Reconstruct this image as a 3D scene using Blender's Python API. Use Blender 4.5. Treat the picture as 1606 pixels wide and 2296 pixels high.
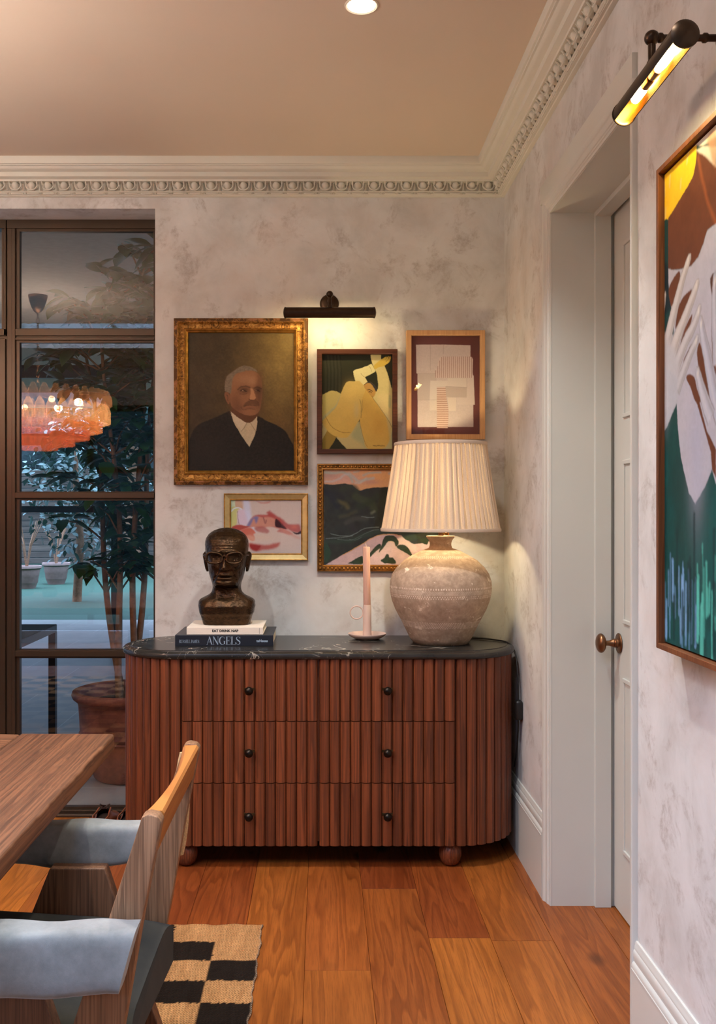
import bpy, bmesh, math, random
import numpy as np
from mathutils import Vector, Matrix
R = math.radians
PI = math.pi
sc = bpy.context.scene
for o in list(bpy.data.objects): bpy.data.objects.remove(o)
COL = sc.collection

# ------------------------------------------------------------------ camera
F = 2150.0; CX = 721.0; CY = 1147.0; CH = 1.35        # focal length and principal point in pixels of the 1606x2296 frame, eye height
cd = bpy.data.cameras.new('camera'); cam = bpy.data.objects.new('camera', cd); COL.objects.link(cam)
cam.location = (0, 0, CH); cam.rotation_euler = (R(90), 0, 0)
cd.sensor_width = 36; cd.lens = F/2296*36
cd.shift_x = (803-CX)/2296; cd.shift_y = (CY-1148)/2296
cd.clip_start = 0.02; cd.clip_end = 200
sc.camera = cam
# ------------------------------------------------------------------ colour management
sc.view_settings.view_transform = 'Standard'; sc.view_settings.look = 'None'
sc.view_settings.gamma = 1; sc.view_settings.exposure = 0.30
sc.view_settings.use_curve_mapping = False
sc.cycles.max_bounces = 8; sc.cycles.diffuse_bounces = 4; sc.cycles.glossy_bounces = 4
sc.cycles.transmission_bounces = 6; sc.cycles.transparent_max_bounces = 12
sc.cycles.sample_clamp_indirect = 6.0; sc.cycles.caustics_reflective = False; sc.cycles.caustics_refractive = False
# ------------------------------------------------------------------ world: dusk sky
W = bpy.data.worlds.new('dusk_sky'); sc.world = W; W.use_nodes = True
SKY = (0.42, 0.61, 1.0); SKY_ZENITH = 19.0; SKY_HORIZON = 1.0
bg = W.node_tree.nodes['Background']; bg.inputs[0].default_value = (*SKY, 1)
wt = W.node_tree; tc = wt.nodes.new('ShaderNodeTexCoord'); sx = wt.nodes.new('ShaderNodeSeparateXYZ'); mr = wt.nodes.new('ShaderNodeMapRange')
wt.links.new(tc.outputs['Generated'], sx.inputs[0]); wt.links.new(sx.outputs[2], mr.inputs[0]); wt.links.new(mr.outputs[0], bg.inputs[1])
mr.inputs[1].default_value = .25; mr.inputs[2].default_value = .95; mr.inputs[3].default_value = SKY_HORIZON; mr.inputs[4].default_value = SKY_ZENITH
# ------------------------------------------------------------------ lamp powers (each lamp's own light is made in its builder)
P_DOWN = 74; P_TABLE = 46; P_PICTURE = 0.42; P_PICTURE_RIGHT = 0.7; E_CHANDELIER = 2.6; P_CHANDELIER = 16; P_CHANDELIER_BULBS = 225
WARM = (1.0, 0.99, 0.95); WARMER = (1.0, 0.75, 0.34)
def add_light(name, kind, loc, power, color, rot=(0,0,0), **kw):
    l = bpy.data.lights.new(name, kind); l.energy = power; l.color = color
    for k, v in kw.items(): setattr(l, k, v)
    o = bpy.data.objects.new(name, l); COL.objects.link(o); o.location = loc; o.rotation_euler = rot
    return o
# sky portals in the two window openings (they only guide the sampling of the sky)
po = add_light('sky_portal', 'AREA', (-1.9, -1.42, 1.35), 1, (1,1,1), (R(90),0,0), shape='RECTANGLE', size=3.0, size_y=2.4); po.data.cycles.is_portal = True
po = add_light('skylight_portal', 'AREA', (-1.45, .475, 2.98), 1, (1,1,1), (0,0,0), shape='RECTANGLE', size=2.5, size_y=1.13); po.data.cycles.is_portal = True

def PX(px, Y): return (px-CX)/F*Y
def PZ(py, Y): return CH-(py-CY)/F*Y

# ------------------------------------------------------------------ colour helpers
def lin(c):
    c = c/255.0
    return c/12.92 if c <= 0.04045 else ((c+0.055)/1.055)**2.4
def S(r, g, b): return (lin(r), lin(g), lin(b))
# ------------------------------------------------------------------ material helper
class NT:
    def __init__(s, name):
        s.m = bpy.data.materials.new(name); s.m.use_nodes = True; s.t = s.m.node_tree
        s.b = s.t.nodes['Principled BSDF']; s.out = s.t.nodes['Material Output']
    def n(s, kind, **kw):
        nd = s.t.nodes.new(kind)
        for k, v in kw.items():
            if k.startswith('i_'):
                key = k[2:]; key = int(key) if key.isdigit() else key.replace('_', ' ')
                s.set(nd, key, v)
            else: setattr(nd, k, v)
        return nd
    def set(s, nd, key, v):
        if isinstance(v, bpy.types.NodeSocket): s.t.links.new(v, nd.inputs[key])
        else:
            inp = nd.inputs[key]
            if isinstance(v, (tuple, list)) and inp.type == 'RGBA' and len(v) == 3: v = (*v, 1)
            inp.default_value = v
    def l(s, a, b): s.t.links.new(a, b)
    def obj(s): return s.n('ShaderNodeTexCoord').outputs['Object']
    def mapping(s, vec, scale=(1,1,1), loc=(0,0,0), rot=(0,0,0)):
        return s.n('ShaderNodeMapping', i_0=vec, i_Scale=scale, i_Location=loc, i_Rotation=rot).outputs[0]
    def noise(s, vec, scale=5, detail=4, rough=.5, dist=0):
        return s.n('ShaderNodeTexNoise', i_Vector=vec, i_Scale=scale, i_Detail=detail, i_Roughness=rough, i_Distortion=dist).outputs[0]
    def ramp(s, fac, stops, interp='LINEAR'):
        r = s.n('ShaderNodeValToRGB', i_0=fac); cr = r.color_ramp; cr.interpolation = interp
        while len(cr.elements) < len(stops): cr.elements.new(0.5)
        for e, (p, c) in zip(cr.elements, stops):
            e.position = p; e.color = (*c, 1) if isinstance(c, (tuple, list)) else (c, c, c, 1)
        return r.outputs[0]
    def mix(s, fac, a, b, blend='MIX'):
        nd = s.n('ShaderNodeMix', data_type='RGBA', blend_type=blend)
        s.set(nd, 0, fac); s.set(nd, 6, a); s.set(nd, 7, b)
        return nd.outputs[2]
    def math(s, op, a, b=0.0, c=0.0):
        nd = s.n('ShaderNodeMath', operation=op); s.set(nd, 0, a); s.set(nd, 1, b); s.set(nd, 2, c); return nd.outputs[0]
    def vmath(s, op, a, b):
        nd = s.n('ShaderNodeVectorMath', operation=op); s.set(nd, 0, a); s.set(nd, 1, b); return nd.outputs[0]
    def attr(s, name): return s.n('ShaderNodeAttribute', attribute_name=name)
    def bump(s, h, strength=.2, dist=.01):
        s.set(s.b, 'Normal', s.n('ShaderNodeBump', i_Height=h, i_Strength=strength, i_Distance=dist).outputs[0])
    def base(s, col, rough=.5, metal=0.0, spec=None):
        s.set(s.b, 'Base Color', col); s.set(s.b, 'Roughness', rough); s.set(s.b, 'Metallic', metal)
        if spec is not None: s.set(s.b, 'Specular IOR Level', spec)
        return s.m

def plain(name, col, rough=.5, metal=0.0, spec=None, var=.12, scale=20, bump=0.0):
    t = NT(name); n = t.noise(t.obj(), scale, 4, .6)
    c = t.ramp(n, [(.25, tuple(x*(1-var) for x in col)), (.75, tuple(min(1, x*(1+var)) for x in col))])
    if bump: t.bump(n, bump, .004)
    return t.base(c, rough, metal, spec)

def wood(name, dark, light, axis='Z', scale=1.0, rough=.5, pore=.35, spec=.4, bump=.08, red=None):
    t = NT(name)
    co = t.obj(); r = t.attr('rnd').outputs['Fac']
    off = t.n('ShaderNodeCombineXYZ', i_0=t.math('MULTIPLY', r, 13.0), i_1=t.math('MULTIPLY', r, 7.0), i_2=t.math('MULTIPLY', r, 5.0)).outputs[0]
    co = t.vmath('ADD', co, off)
    a, c = .32*scale, 9*scale
    sc1 = {'X': (a, c, c), 'Y': (c, a, c), 'Z': (c, c, a)}[axis]
    sc2 = {'X': (2*scale, 150*scale, 150*scale), 'Y': (150*scale, 2*scale, 150*scale), 'Z': (150*scale, 150*scale, 2*scale)}[axis]
    n1 = t.noise(t.mapping(co, sc1), 1.6, 2, .5, .12)
    rings = t.math('FRACT', t.math('MULTIPLY', n1, 8.0))
    rings = t.ramp(rings, [(0, 0.0), (.6, .75), (.9, 1.0), (1, 0.0)])
    broad = t.noise(t.mapping(co, tuple(x*.6 for x in sc1), loc=(3,1,7)), 1.0, 2, .5)
    fine = t.noise(t.mapping(co, sc2), 1.0, 3, .6)
    f = t.math('ADD', t.math('MULTIPLY', rings, .30), t.math('MULTIPLY', broad, .88))
    col = t.ramp(f, [(.22, dark), (.80, light)])
    col = t.mix(t.ramp(fine, [(.38, pore), (.56, 0.0)]), col, tuple(x*.35 for x in dark))
    hv = t.n('ShaderNodeHueSaturation', i_Value=t.math('ADD', .88, t.math('MULTIPLY', t.math('FRACT', t.math('MULTIPLY', r, 37.7)), .24)), i_Color=col).outputs[0]
    if bump: t.bump(fine, bump, .002)
    return t.base(hv, rough, 0, spec)

# ------------------------------------------------------------------ mesh builder
LOC = {}
class MB:
    def __init__(s): s.v = []; s.f = []; s.r = []; s.rnd = 0.0; s.mi = []; s.slot = 0
    def add(s, vs, fs):
        k = len(s.v); s.v += [tuple(p) for p in vs]; s.r += [s.rnd]*len(vs)
        s.f += [tuple(i+k for i in f) for f in fs]; s.mi += [s.slot]*len(fs)
        return k
    def bm(s, b):
        b.verts.index_update(); s.add([v.co[:] for v in b.verts], [[v.index for v in f.verts] for f in b.faces]); b.free()
    def box(s, x0, x1, y0, y1, z0, z1, bev=0.0, seg=2):
        x0, x1 = min(x0,x1), max(x0,x1); y0, y1 = min(y0,y1), max(y0,y1); z0, z1 = min(z0,z1), max(z0,z1)
        b = bmesh.new(); bmesh.ops.create_cube(b, size=1)
        for v in b.verts: v.co = Vector((x0+(v.co.x+.5)*(x1-x0), y0+(v.co.y+.5)*(y1-y0), z0+(v.co.z+.5)*(z1-z0)))
        if bev: bmesh.ops.bevel(b, geom=list(b.edges), offset=bev, segments=seg, profile=.5, affect='EDGES')
        s.bm(b)
    def prism(s, pts, axis, a, b_, bev=0.0):
        # pts: 2-D outline; axis 'Y': (x,z) pairs extruded from y=a to b_; 'X': (y,z); 'Z': (x,y)
        mk = {'X': lambda p, t: (t, p[0], p[1]), 'Y': lambda p, t: (p[0], t, p[1]), 'Z': lambda p, t: (p[0], p[1], t)}[axis]
        b = bmesh.new()
        lo = [b.verts.new(mk(p, a)) for p in pts]; hi = [b.verts.new(mk(p, b_)) for p in pts]
        n = len(pts); b.faces.new(lo); b.faces.new(list(reversed(hi)))
        for i in range(n): b.faces.new([lo[i], hi[i], hi[(i+1) % n], lo[(i+1) % n]])
        bmesh.ops.recalc_face_normals(b, faces=list(b.faces))
        if bev: bmesh.ops.bevel(b, geom=list(b.edges), offset=bev, segments=2, profile=.5, affect='EDGES')
        s.bm(b)
    def lathe(s, prof, c=(0,0,0), seg=32, axis='Z', rfun=None, a0=0.0, a1=2*PI):
        full = abs(a1-a0-2*PI) < 1e-6; n = seg if full else seg+1; vs = []
        for (r, z) in prof:
            for i in range(n):
                a = a0+(a1-a0)*i/seg; rr = max(r, 1e-5)*(rfun(a, z) if rfun else 1)
                p = (rr*math.cos(a), rr*math.sin(a), z)
                if axis == 'X': p = (p[2], p[0], p[1])
                elif axis == 'Y': p = (p[0], p[2], p[1])
                vs.append((p[0]+c[0], p[1]+c[1], p[2]+c[2]))
        fs = []
        for j in range(len(prof)-1):
            for i in range(seg):
                i2 = (i+1) % n
                f = (j*n+i, j*n+i2, (j+1)*n+i2, (j+1)*n+i)
                fs.append(f if axis != 'Y' else f[::-1])
        s.add(vs, fs)
    def sphere(s, c, r, seg=16, rings=10, sq=(1,1,1)):
        prof = [(r*math.sin(PI*i/rings), -r*math.cos(PI*i/rings)) for i in range(rings+1)]
        k = len(s.v); s.lathe(prof, (0,0,0), seg)
        for i in range(k, len(s.v)):
            p = s.v[i]; s.v[i] = (p[0]*sq[0]+c[0], p[1]*sq[1]+c[1], p[2]*sq[2]+c[2])
    def tube(s, pts, rad, seg=8, closed=False, cap=True):
        P = [Vector(p) for p in pts]; n = len(P); rads = rad if isinstance(rad, (list, tuple)) else [rad]*n
        T = []
        for i in range(n):
            a = P[(i-1) % n] if (closed or i > 0) else P[i]; b = P[(i+1) % n] if (closed or i < n-1) else P[i]
            T.append((b-a).normalized())
        up = Vector((0,0,1)) if abs(T[0].z) < .9 else Vector((1,0,0))
        N = (up - T[0]*up.dot(T[0])).normalized(); vs = []
        for i in range(n):
            N = (N - T[i]*N.dot(T[i])).normalized(); B = T[i].cross(N)
            for k in range(seg):
                a = 2*PI*k/seg; vs.append(P[i]+(N*math.cos(a)+B*math.sin(a))*rads[i])
        fs = []
        for i in range(n if closed else n-1):
            j = (i+1) % n
            for k in range(seg): fs.append((i*seg+k, i*seg+(k+1) % seg, j*seg+(k+1) % seg, j*seg+k))
        if cap and not closed: fs.append(tuple(reversed(range(seg)))); fs.append(tuple(range((n-1)*seg, n*seg)))
        s.add(vs, fs)
    def rings(s, rings_, cap=True, closed_ring=True):
        n = len(rings_[0]); vs = [p for r in rings_ for p in r]; fs = []
        for j in range(len(rings_)-1):
            for i in range(n if closed_ring else n-1):
                i2 = (i+1) % n; fs.append((j*n+i, j*n+i2, (j+1)*n+i2, (j+1)*n+i))
        if cap: fs.append(tuple(reversed(range(n)))); fs.append(tuple(range((len(rings_)-1)*n, len(rings_)*n)))
        s.add(vs, fs)
    def build(s, name, mat, parent=None, smooth=None, fix=False):
        ox, oy, oz = LOC.get(parent.name, (0,0,0)) if parent else (0,0,0)
        me = bpy.data.meshes.new(name)
        me.from_pydata([(x-ox, y-oy, z-oz) for x, y, z in s.v], [], s.f)
        for m in (mat if isinstance(mat, (list, tuple)) else [mat]): me.materials.append(m)
        if any(s.mi): me.polygons.foreach_set('material_index', s.mi)
        if any(s.r):
            at = me.attributes.new('rnd', 'FLOAT', 'POINT'); at.data.foreach_set('value', s.r)
        if fix:
            b = bmesh.new(); b.from_mesh(me); bmesh.ops.recalc_face_normals(b, faces=list(b.faces)); b.to_mesh(me); b.free()
        if smooth is not None:
            me.polygons.foreach_set('use_smooth', [True]*len(me.polygons))
            if smooth < 180: me.set_sharp_from_angle(angle=R(smooth))
        me.update()
        o = bpy.data.objects.new(name, me); COL.objects.link(o)
        if parent: o.parent = parent; LOC[o.name] = (ox, oy, oz)
        else: LOC[o.name] = (0,0,0)
        return o

def tag(o, label, cat, group=None, kind=None):
    o['label'] = label; o['category'] = cat
    if group: o['group'] = group
    if kind: o['kind'] = kind
    return o
def thing(name, loc, label, cat, group=None):
    o = bpy.data.objects.new(name, None); COL.objects.link(o); o.location = loc; o.empty_display_size = .1
    LOC[o.name] = tuple(loc)
    return tag(o, label, cat, group)
def struct(o, label=None, cat=None):
    o['kind'] = 'structure'
    if label: o['label'] = label
    if cat: o['category'] = cat
    return o
def copy_tree(o, parent=None):
    c = o.copy(); COL.objects.link(c); LOC[c.name] = LOC.get(o.name, (0,0,0))
    if parent: c.parent = parent
    for ch in o.children: copy_tree(ch, c)
    return c
rng = random.Random(7); nr = np.random.RandomState(3)
# ================================================================== materials of the setting
def plaster():
    t = NT('limewash_plaster'); co = t.obj()
    n1 = t.noise(co, 4.2, 8, .62, .3); n2 = t.noise(t.mapping(co, loc=(4,2,9)), 7.5, 10, .70, .5)
    n3 = t.noise(t.mapping(co, loc=(8,5,1)), 55, 4, .7); n4 = t.noise(t.mapping(co, loc=(1,7,3)), 3.0, 5, .6)
    c = t.ramp(n1, [(.34, S(192,192,190)), (.52, S(209,210,209)), (.68, S(219,220,220))])
    m = t.math('MULTIPLY', t.ramp(n2, [(.52, 0.0), (.62, .66)]), t.ramp(n3, [(.38, .25), (.60, 1.0)]))
    c = t.mix(m, c, S(164,157,152))
    c = t.mix(t.ramp(n4, [(.50, 0.0), (.7, .55)]), c, S(211,201,194))
    t.bump(n2, .05, .004)
    return t.base(c, .85, 0, .2)
PLASTER = plaster()
PAINT = plain('cream_eggshell_paint', S(204,206,200), .42, 0, .35, .02, 3)
CORNICE = plain('plaster_moulding_paint', S(210,208,197), .6, 0, .25, .03, 4)
CEIL = plain('matt_ceiling_paint', S(212,197,180), .9, 0, .1, .015, 2)
BRONZE = plain('bronze_steel_paint', (0.065, 0.042, 0.026), .38, .55, .5, .06, 6)
DARK = plain('dark_gap', (0.006,0.005,0.004), .8)

def floor_mat():
    t = NT('oiled_oak_planks'); co = t.obj(); at = t.attr('plank')
    sx = t.n('ShaderNodeSeparateColor', i_0=at.outputs['Color'])
    off = t.n('ShaderNodeCombineXYZ', i_0=t.math('MULTIPLY', sx.outputs[0], 31.0), i_1=t.math('MULTIPLY', sx.outputs[1], 17.0)).outputs[0]
    p = t.vmath('ADD', co, off)
    n1 = t.noise(t.mapping(p, (6.0, .50, 1)), 1.5, 2, .5, .45)
    rings = t.ramp(t.math('FRACT', t.math('MULTIPLY', n1, 11.0)), [(0, 0.0), (.6, .8), (.88, 1.0), (1, 0.0)])
    fine = t.noise(t.mapping(p, (260, 9, 1)), 1, 3, .65)
    broad = t.noise(t.mapping(p, (3, .8, 1), loc=(7,3,0)), 1.3, 3, .5)
    f = t.math('ADD', t.math('MULTIPLY', rings, .30), t.math('MULTIPLY', broad, .82))
    c = t.ramp(f, [(.25, S(113,60,28)), (.85, S(166,98,50))])
    c = t.mix(t.ramp(fine, [(.36, .38), (.54, 0.0)]), c, S(88,46,20))
    kn = t.n('ShaderNodeTexVoronoi', i_Vector=t.mapping(p, (3.2, 1.9, 1)), i_Scale=1.0)
    c = t.mix(t.ramp(kn.outputs['Distance'], [(.045, .95), (.13, 0.0)]), c, S(38,18,8))
    c = t.n('ShaderNodeHueSaturation', i_Hue=t.math('ADD', .488, t.math('MULTIPLY', sx.outputs[2], .018)), i_Value=t.math('ADD', .70, t.math('MULTIPLY', sx.outputs[2], .46)), i_Saturation=1.04, i_Color=c).outputs[0]
    t.bump(fine, .06, .002)
    return t.base(c, t.ramp(n1, [(.2, .36), (.8, .5)]), 0, .4)

XW = .783; YW = 4.11; HC = 2.827; XL = -4.3; YR = -1.3
# ------------------------------------------------------------------ floor
def make_floor():
    vs, fs, cols = [], [], []
    x = -.05-.195*23
    while x < 1.06:
        y = YR-.1-rng.random()*1.6
        while y < 4.26:
            L = 1.2+rng.random()*1.1; y1 = min(y+L, 4.262); c = (rng.random(), rng.random(), rng.random())
            g = .0011; k = len(vs)
            vs += [(x+g, y+g, 0), (x+.195-g, y+g, 0), (x+.195-g, y1-g, 0), (x+g, y1-g, 0)]
            vs += [(x+g-.0006, y, -.003), (x+.1956, y, -.003), (x+.1956, y1, -.003), (x-.0006+g, y1, -.003)]
            fs += [(k,k+1,k+2,k+3), (k+4,k+5,k+1,k), (k+5,k+6,k+2,k+1), (k+6,k+7,k+3,k+2), (k+7,k+4,k,k+3)]
            cols += [c]*8; y = y1+.00001
            if y1 >= 4.262: break
        x += .195
    k = len(vs); vs += [(XL-.2,YR-.1,-.004),(1.06,YR-.1,-.004),(1.06,4.262,-.004),(XL-.2,4.262,-.004),(XL-.2,YR-.1,-.12),(1.06,YR-.1,-.12),(1.06,4.262,-.12),(XL-.2,4.262,-.12)]
    fs += [(k,k+1,k+2,k+3),(k+7,k+6,k+5,k+4),(k,k+4,k+5,k+1),(k+1,k+5,k+6,k+2),(k+2,k+6,k+7,k+3),(k+3,k+7,k+4,k)]; cols += [(0,0,0)]*8
    me = bpy.data.meshes.new('floor'); me.from_pydata(vs, [], fs); me.materials.append(floor_mat())
    a = me.color_attributes.new('plank', 'FLOAT_COLOR', 'POINT')
    a.data.foreach_set('color', [q for c in cols for q in (*c, 1)])
    o = bpy.data.objects.new('floor', me); COL.objects.link(o); return struct(o)
make_floor()
# ------------------------------------------------------------------ shell
KX0, KX1, KY0, KY1 = -2.7, -.2, -.09, 1.04      # roof light in the ceiling
m = MB(); m.box(XL-.2, 1.06, KY1, 4.4, HC, HC+.15); m.box(XL-.2, 1.06, YR-.2, KY0, HC, HC+.15); m.box(XL-.2, KX0, KY0, KY1, HC, HC+.15); m.box(KX1, 1.06, KY0, KY1, HC, HC+.15)
struct(m.build('ceiling', CEIL))
m = MB(); m.box(KX0-.05, KX0, KY0-.05, KY1+.05, HC+.15, HC+.26); m.box(KX1, KX1+.05, KY0-.05, KY1+.05, HC+.15, HC+.26); m.box(KX0, KX1, KY0-.05, KY0, HC+.15, HC+.26); m.box(KX0, KX1, KY1, KY1+.05, HC+.15, HC+.26)
for x in (-1.87, -1.03): m.box(x-.02, x+.02, KY0, KY1, HC+.19, HC+.25)
struct(m.build('window_4', PAINT))
XO0, XO1, ZO = -3.9, PX(348, YW), 2.648
m = MB(); m.box(XO1, XW+.24, YW, YW+.28, -.1, HC); m.box(XL, XO0, YW, YW+.28, -.1, HC); m.box(XO0, XO1, YW, YW+.28, ZO, HC)
struct(m.build('wall_back', PLASTER))
DY0, DY1, DZ = 2.43, 3.283, 2.373        # door opening in the right wall
m = MB(); m.box(XW, XW+.24, YR, DY0-.012, -.1, HC); m.box(XW, XW+.24, DY1+.012, YW, -.1, HC); m.box(XW, XW+.24, DY0-.012, DY1+.012, DZ+.012, HC)
struct(m.build('wall_right', PLASTER))
m = MB(); m.box(XL-.2, XL, YR-.2, 4.4, -.1, HC); struct(m.build('wall_left', PLASTER))
RX0, RX1, RZ0, RZ1 = -3.4, -.4, .12, 2.45   # window opening in the rear wall
m = MB(); m.box(XL, RX0, YR-.2, YR, -.1, HC); m.box(RX1, XW+.24, YR-.2, YR, -.1, HC); m.box(RX0, RX1, YR-.2, YR, RZ1, HC); m.box(RX0, RX1, YR-.2, YR, -.1, RZ0)
struct(m.build('wall_rear', PLASTER))
# ------------------------------------------------------------------ cornice with egg and dart
prof = [(.008,2.696),(.014,2.697),(.016,2.700),(.024,2.700),(.026,2.702),(.026,2.7075),(.030,2.709),(.033,2.712),(.030,2.714),(.028,2.720),(.028,2.742),(.032,2.7455),(.062,2.7455),(.064,2.752),(.075,2.756),(.082,2.758),(.083,2.764),(.085,2.776),(.091,2.778),(.100,2.7795),(.106,2.784),(.112,2.791),(.119,2.7915),(.120,2.795),(.127,2.797),(.130,2.803),(.130,2.8272)]
def cornice(name, side):
    m = MB(); rings = []
    ends = (0, 1)
    for e in ends:
        ring = []
        for d, z in prof+[(0, 2.8272), (0, 2.696)]:
            if side == 'back': p = (XL if e == 0 else XW-d, YW-d, z)
            else: p = (XW-d, YR if e == 0 else YW-d, z)
            ring.append(p)
        rings.append(ring)
    m.rings(rings, cap=True)
    pitch = .0692; zc = 2.7315; dd = .040
    def put(t):       # a local frame: (along, out, up)
        if side == 'back': return lambda a, o, u: (t+a, YW-o, u)
        return lambda a, o, u: (XW-o, t+a, u)
    t = (XW-.075) if side == 'back' else (YW-.075)
    lo = -1.75 if side == 'back' else 1.2
    while t > lo:
        P = put(t)
        # egg
        vs, fs = [], []; nu, nv = 10, 8
        for j in range(nv+1):
            v = -PI/2+PI*j/nv
            for i in range(nu+1):
                u = PI*i/nu; r = math.cos(v)
                w = .0165*(1.0 if v > 0 else 1.0-.12*abs(math.sin(v)))
                vs.append(P(w*r*math.cos(u), dd-.004+.022*r*math.sin(u)+(.006*math.sin(v)), zc+.001+(.0165 if v > 0 else .0185)*math.sin(v)))
        for j in range(nv):
            for i in range(nu): fs.append((j*(nu+1)+i, j*(nu+1)+i+1, (j+1)*(nu+1)+i+1, (j+1)*(nu+1)+i))
        m.add(vs, fs)
        # cup round the egg
        pts = [P(.0235*math.cos(a)*(1 if a < PI*1.5 else 1), dd+.005+.004*math.sin(a-PI), zc+.002+(.021*math.sin(a))) for a in [PI+PI*i/10 for i in range(11)]]
        pts = [P(-.0235, dd+.016, zc+.0155)]+pts+[P(.0235, dd+.016, zc+.0155)]
        m.tube(pts, [.0032]*len(pts), 5)
        # dart
        P2 = put(t+pitch/2)
        m.add([P2(-.0035, dd-.002, zc+.015), P2(.0035, dd-.002, zc+.015), P2(.0085, dd-.010, zc-.018), P2(-.0085, dd-.010, zc-.018), P2(0, dd+.007, zc+.012), P2(0, dd-.001, zc-.018)], [(0,4,5,3),(4,1,2,5),(0,1,4),(3,5,2)])
        # bead and reel
        P3 = put(t)
        for da in (-.006, 0, .006):
            pp = P3(da+pitch/2, .0275, 2.7045); m.sphere(pp, .0044, 6, 5, (.62,1,1) if side == 'back' else (1,.62,1))
        m.tube([P3(-.024, .0275, 2.7045), P3(-.02, .0275, 2.7045), P3(.02, .0275, 2.7045), P3(.024, .0275, 2.7045)], [.002,.0042,.0042,.002], 6)
        t -= pitch
    return struct(m.build(name, CORNICE, smooth=40, fix=True))
cornice('trim_1', 'back'); cornice('trim_2', 'right')
# ------------------------------------------------------------------ baseboards
bprof = [(0,.288),(.005,.288),(.0065,.284),(.0065,.279),(.0085,.2755),(.0085,.268),(.0105,.2655),(.0118,.258),(.0118,.249),(.0095,.246),(.0095,.238),(.013,.235),(.0152,.228),(.0152,.222),(.0165,.2205),(.0165,.217),(.015,.216),(.015,0),(0,0)]
def base_right(name, y0, y1):
    m = MB(); m.rings([[(XW-d, y, z) for d, z in bprof] for y in (y0, y1)]); return struct(m.build(name, PAINT, smooth=35, fix=True))
base_right('baseboard_right', 3.345, YW-.001); base_right('baseboard_right_near', YR, 2.3735)
m = MB(); m.rings([[(x, YW-d, z) for d, z in bprof] for x in (XO1, XW-.016)]); struct(m.build('baseboard_back', PAINT, smooth=35, fix=True))
# ------------------------------------------------------------------ door: casing, lining, leaf
cprof = [(-.001,-.004),(0,-.001),(.009,.001),(.011,.0035),(.016,.0035),(.018,.0065),(.034,.0075),(.037,.0095),(.040,.0125),(.045,.0145),(.054,.0152),(.0555,.0142),(.057,.012),(.057,-.003)]
m = MB(); rr = []
for (yy, sy, zz, sz) in ((DY1,1,0,0), (DY1,1,DZ,1), (DY0,-1,DZ,1), (DY0,-1,0,0)):
    rr.append([(XW-d, yy+sy*s, zz+sz*s) for s, d in cprof])
m.rings(rr, cap=True)
m.box(XW-.0147, XW+.001, DY0-.0573, DY1+.083, DZ+.05, DZ+.114, .001)      # flat board over the head

m.box(XW-.003, XW+.002, DY1+.05, DY1+.08, .29, DZ+.114)
struct(m.build('trim_3', PAINT, smooth=35, fix=True))
m = MB()
m.box(XW-.001, 1.02, DY1, DY1+.012, 0, DZ+.012); m.box(XW-.001, 1.02, DY0-.012, DY0, 0, DZ+.012); m.box(XW-.001, 1.02, DY0, DY1, DZ, DZ+.012)
m.box(.9335, .988, DY1-.0165, DY1+.001, 0, DZ, .0015); m.box(.9335, .988, DY0-.001, DY0+.0165, 0, DZ, .0015); m.box(.9342, .9873, DY0+.0005, DY1-.0005, DZ-.0165, DZ+.001, .0015)
struct(m.build('trim_4', PAINT))
dr = thing('door_1', (1.0, DY0, 0), 'cream painted door closed at the back of the deep doorway', 'door'); dr['kind'] = 'structure'
m = MB(); m.box(1.0, 1.04, DY0+.004, DY1-.006, .006, DZ-.004, .001)
for (z0, z1) in ((.22,.80),(.98,1.52),(1.66,2.24)): 
    for (a, b) in ((DY0+.12, DY0+.40), (DY0+.46, DY0+.74)):
        m.box(.994, 1.001, a, b, z0, z0+.014, .002); m.box(.994, 1.001, a, b, z1-.014, z1, .002); m.box(.9946, 1.001, a+.0006, a+.014, z0+.0006, z1-.0006, .002); m.box(.9946, 1.001, b-.014, b-.0006, z0+.0006, z1-.0006, .002)
m.build('door_leaf', PAINT, dr)
OLDBRASS = plain('aged_brass', (.20,.095,.045), .33, .9, .5, .2, 30)
ky, kz = 3.214, .909
m = MB(); m.lathe([(0,0),(.006,0),(.0325,0),(.034,-.002),(.0335,-.004),(.030,-.006),(.016,-.008),(.0145,-.012),(.0155,-.016),(.0135,-.0185),(.0145,-.021),(.012,-.025),(.009,-.034),(.0085,-.044),(.010,-.047)], (.999,ky,kz), 28, 'X')
m.sphere((.999-.062,ky,kz), .0325, 24, 16, (.52,.95,1.0))
m.build('door_knob', OLDBRASS, dr, smooth=50, fix=True)['label'] = 'oval aged brass door knob on a round rose'
m = MB(); m.box(1.045, 1.06, DY0-.1, DY1+.1, 0, DZ+.1); struct(m.build('wall_hall', DARK))
# ------------------------------------------------------------------ window: bronze steel glazing in a recess
def glass_mat(name, refl=.11, tint=(1,1,1)):
    t = NT(name); t.t.nodes.remove(t.b)
    tr = t.n('ShaderNodeBsdfTransparent', i_0=tint); gl = t.n('ShaderNodeBsdfGlossy', i_Roughness=0.0)
    lw = t.n('ShaderNodeLayerWeight', i_Blend=.08)
    f = t.math('ADD', refl, t.math('MULTIPLY', lw.outputs['Fresnel'], .55))
    mx = t.n('ShaderNodeMixShader', i_0=f); t.l(tr.outputs[0], mx.inputs[1]); t.l(gl.outputs[0], mx.inputs[2])
    t.l(mx.outputs[0], t.out.inputs['Surface']); return t.m
GLASS = glass_mat('double_glazing', .105)
YF = 4.262
wx = lambda p: PX(p, YF); wz = lambda p: PZ(p, YF)
FL = wz(1836)
def window(n, pl, pr, bars, mode):
    root = bpy.data.objects.new('window_%d' % n, None); COL.objects.link(root); root.location = (wx(pl), YF, 0); LOC[root.name] = tuple(root.location)
    root['kind'] = 'structure'
    return root
w1 = window(1, 15, 349, None, 0)
XR = -.70
m = MB()
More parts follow.
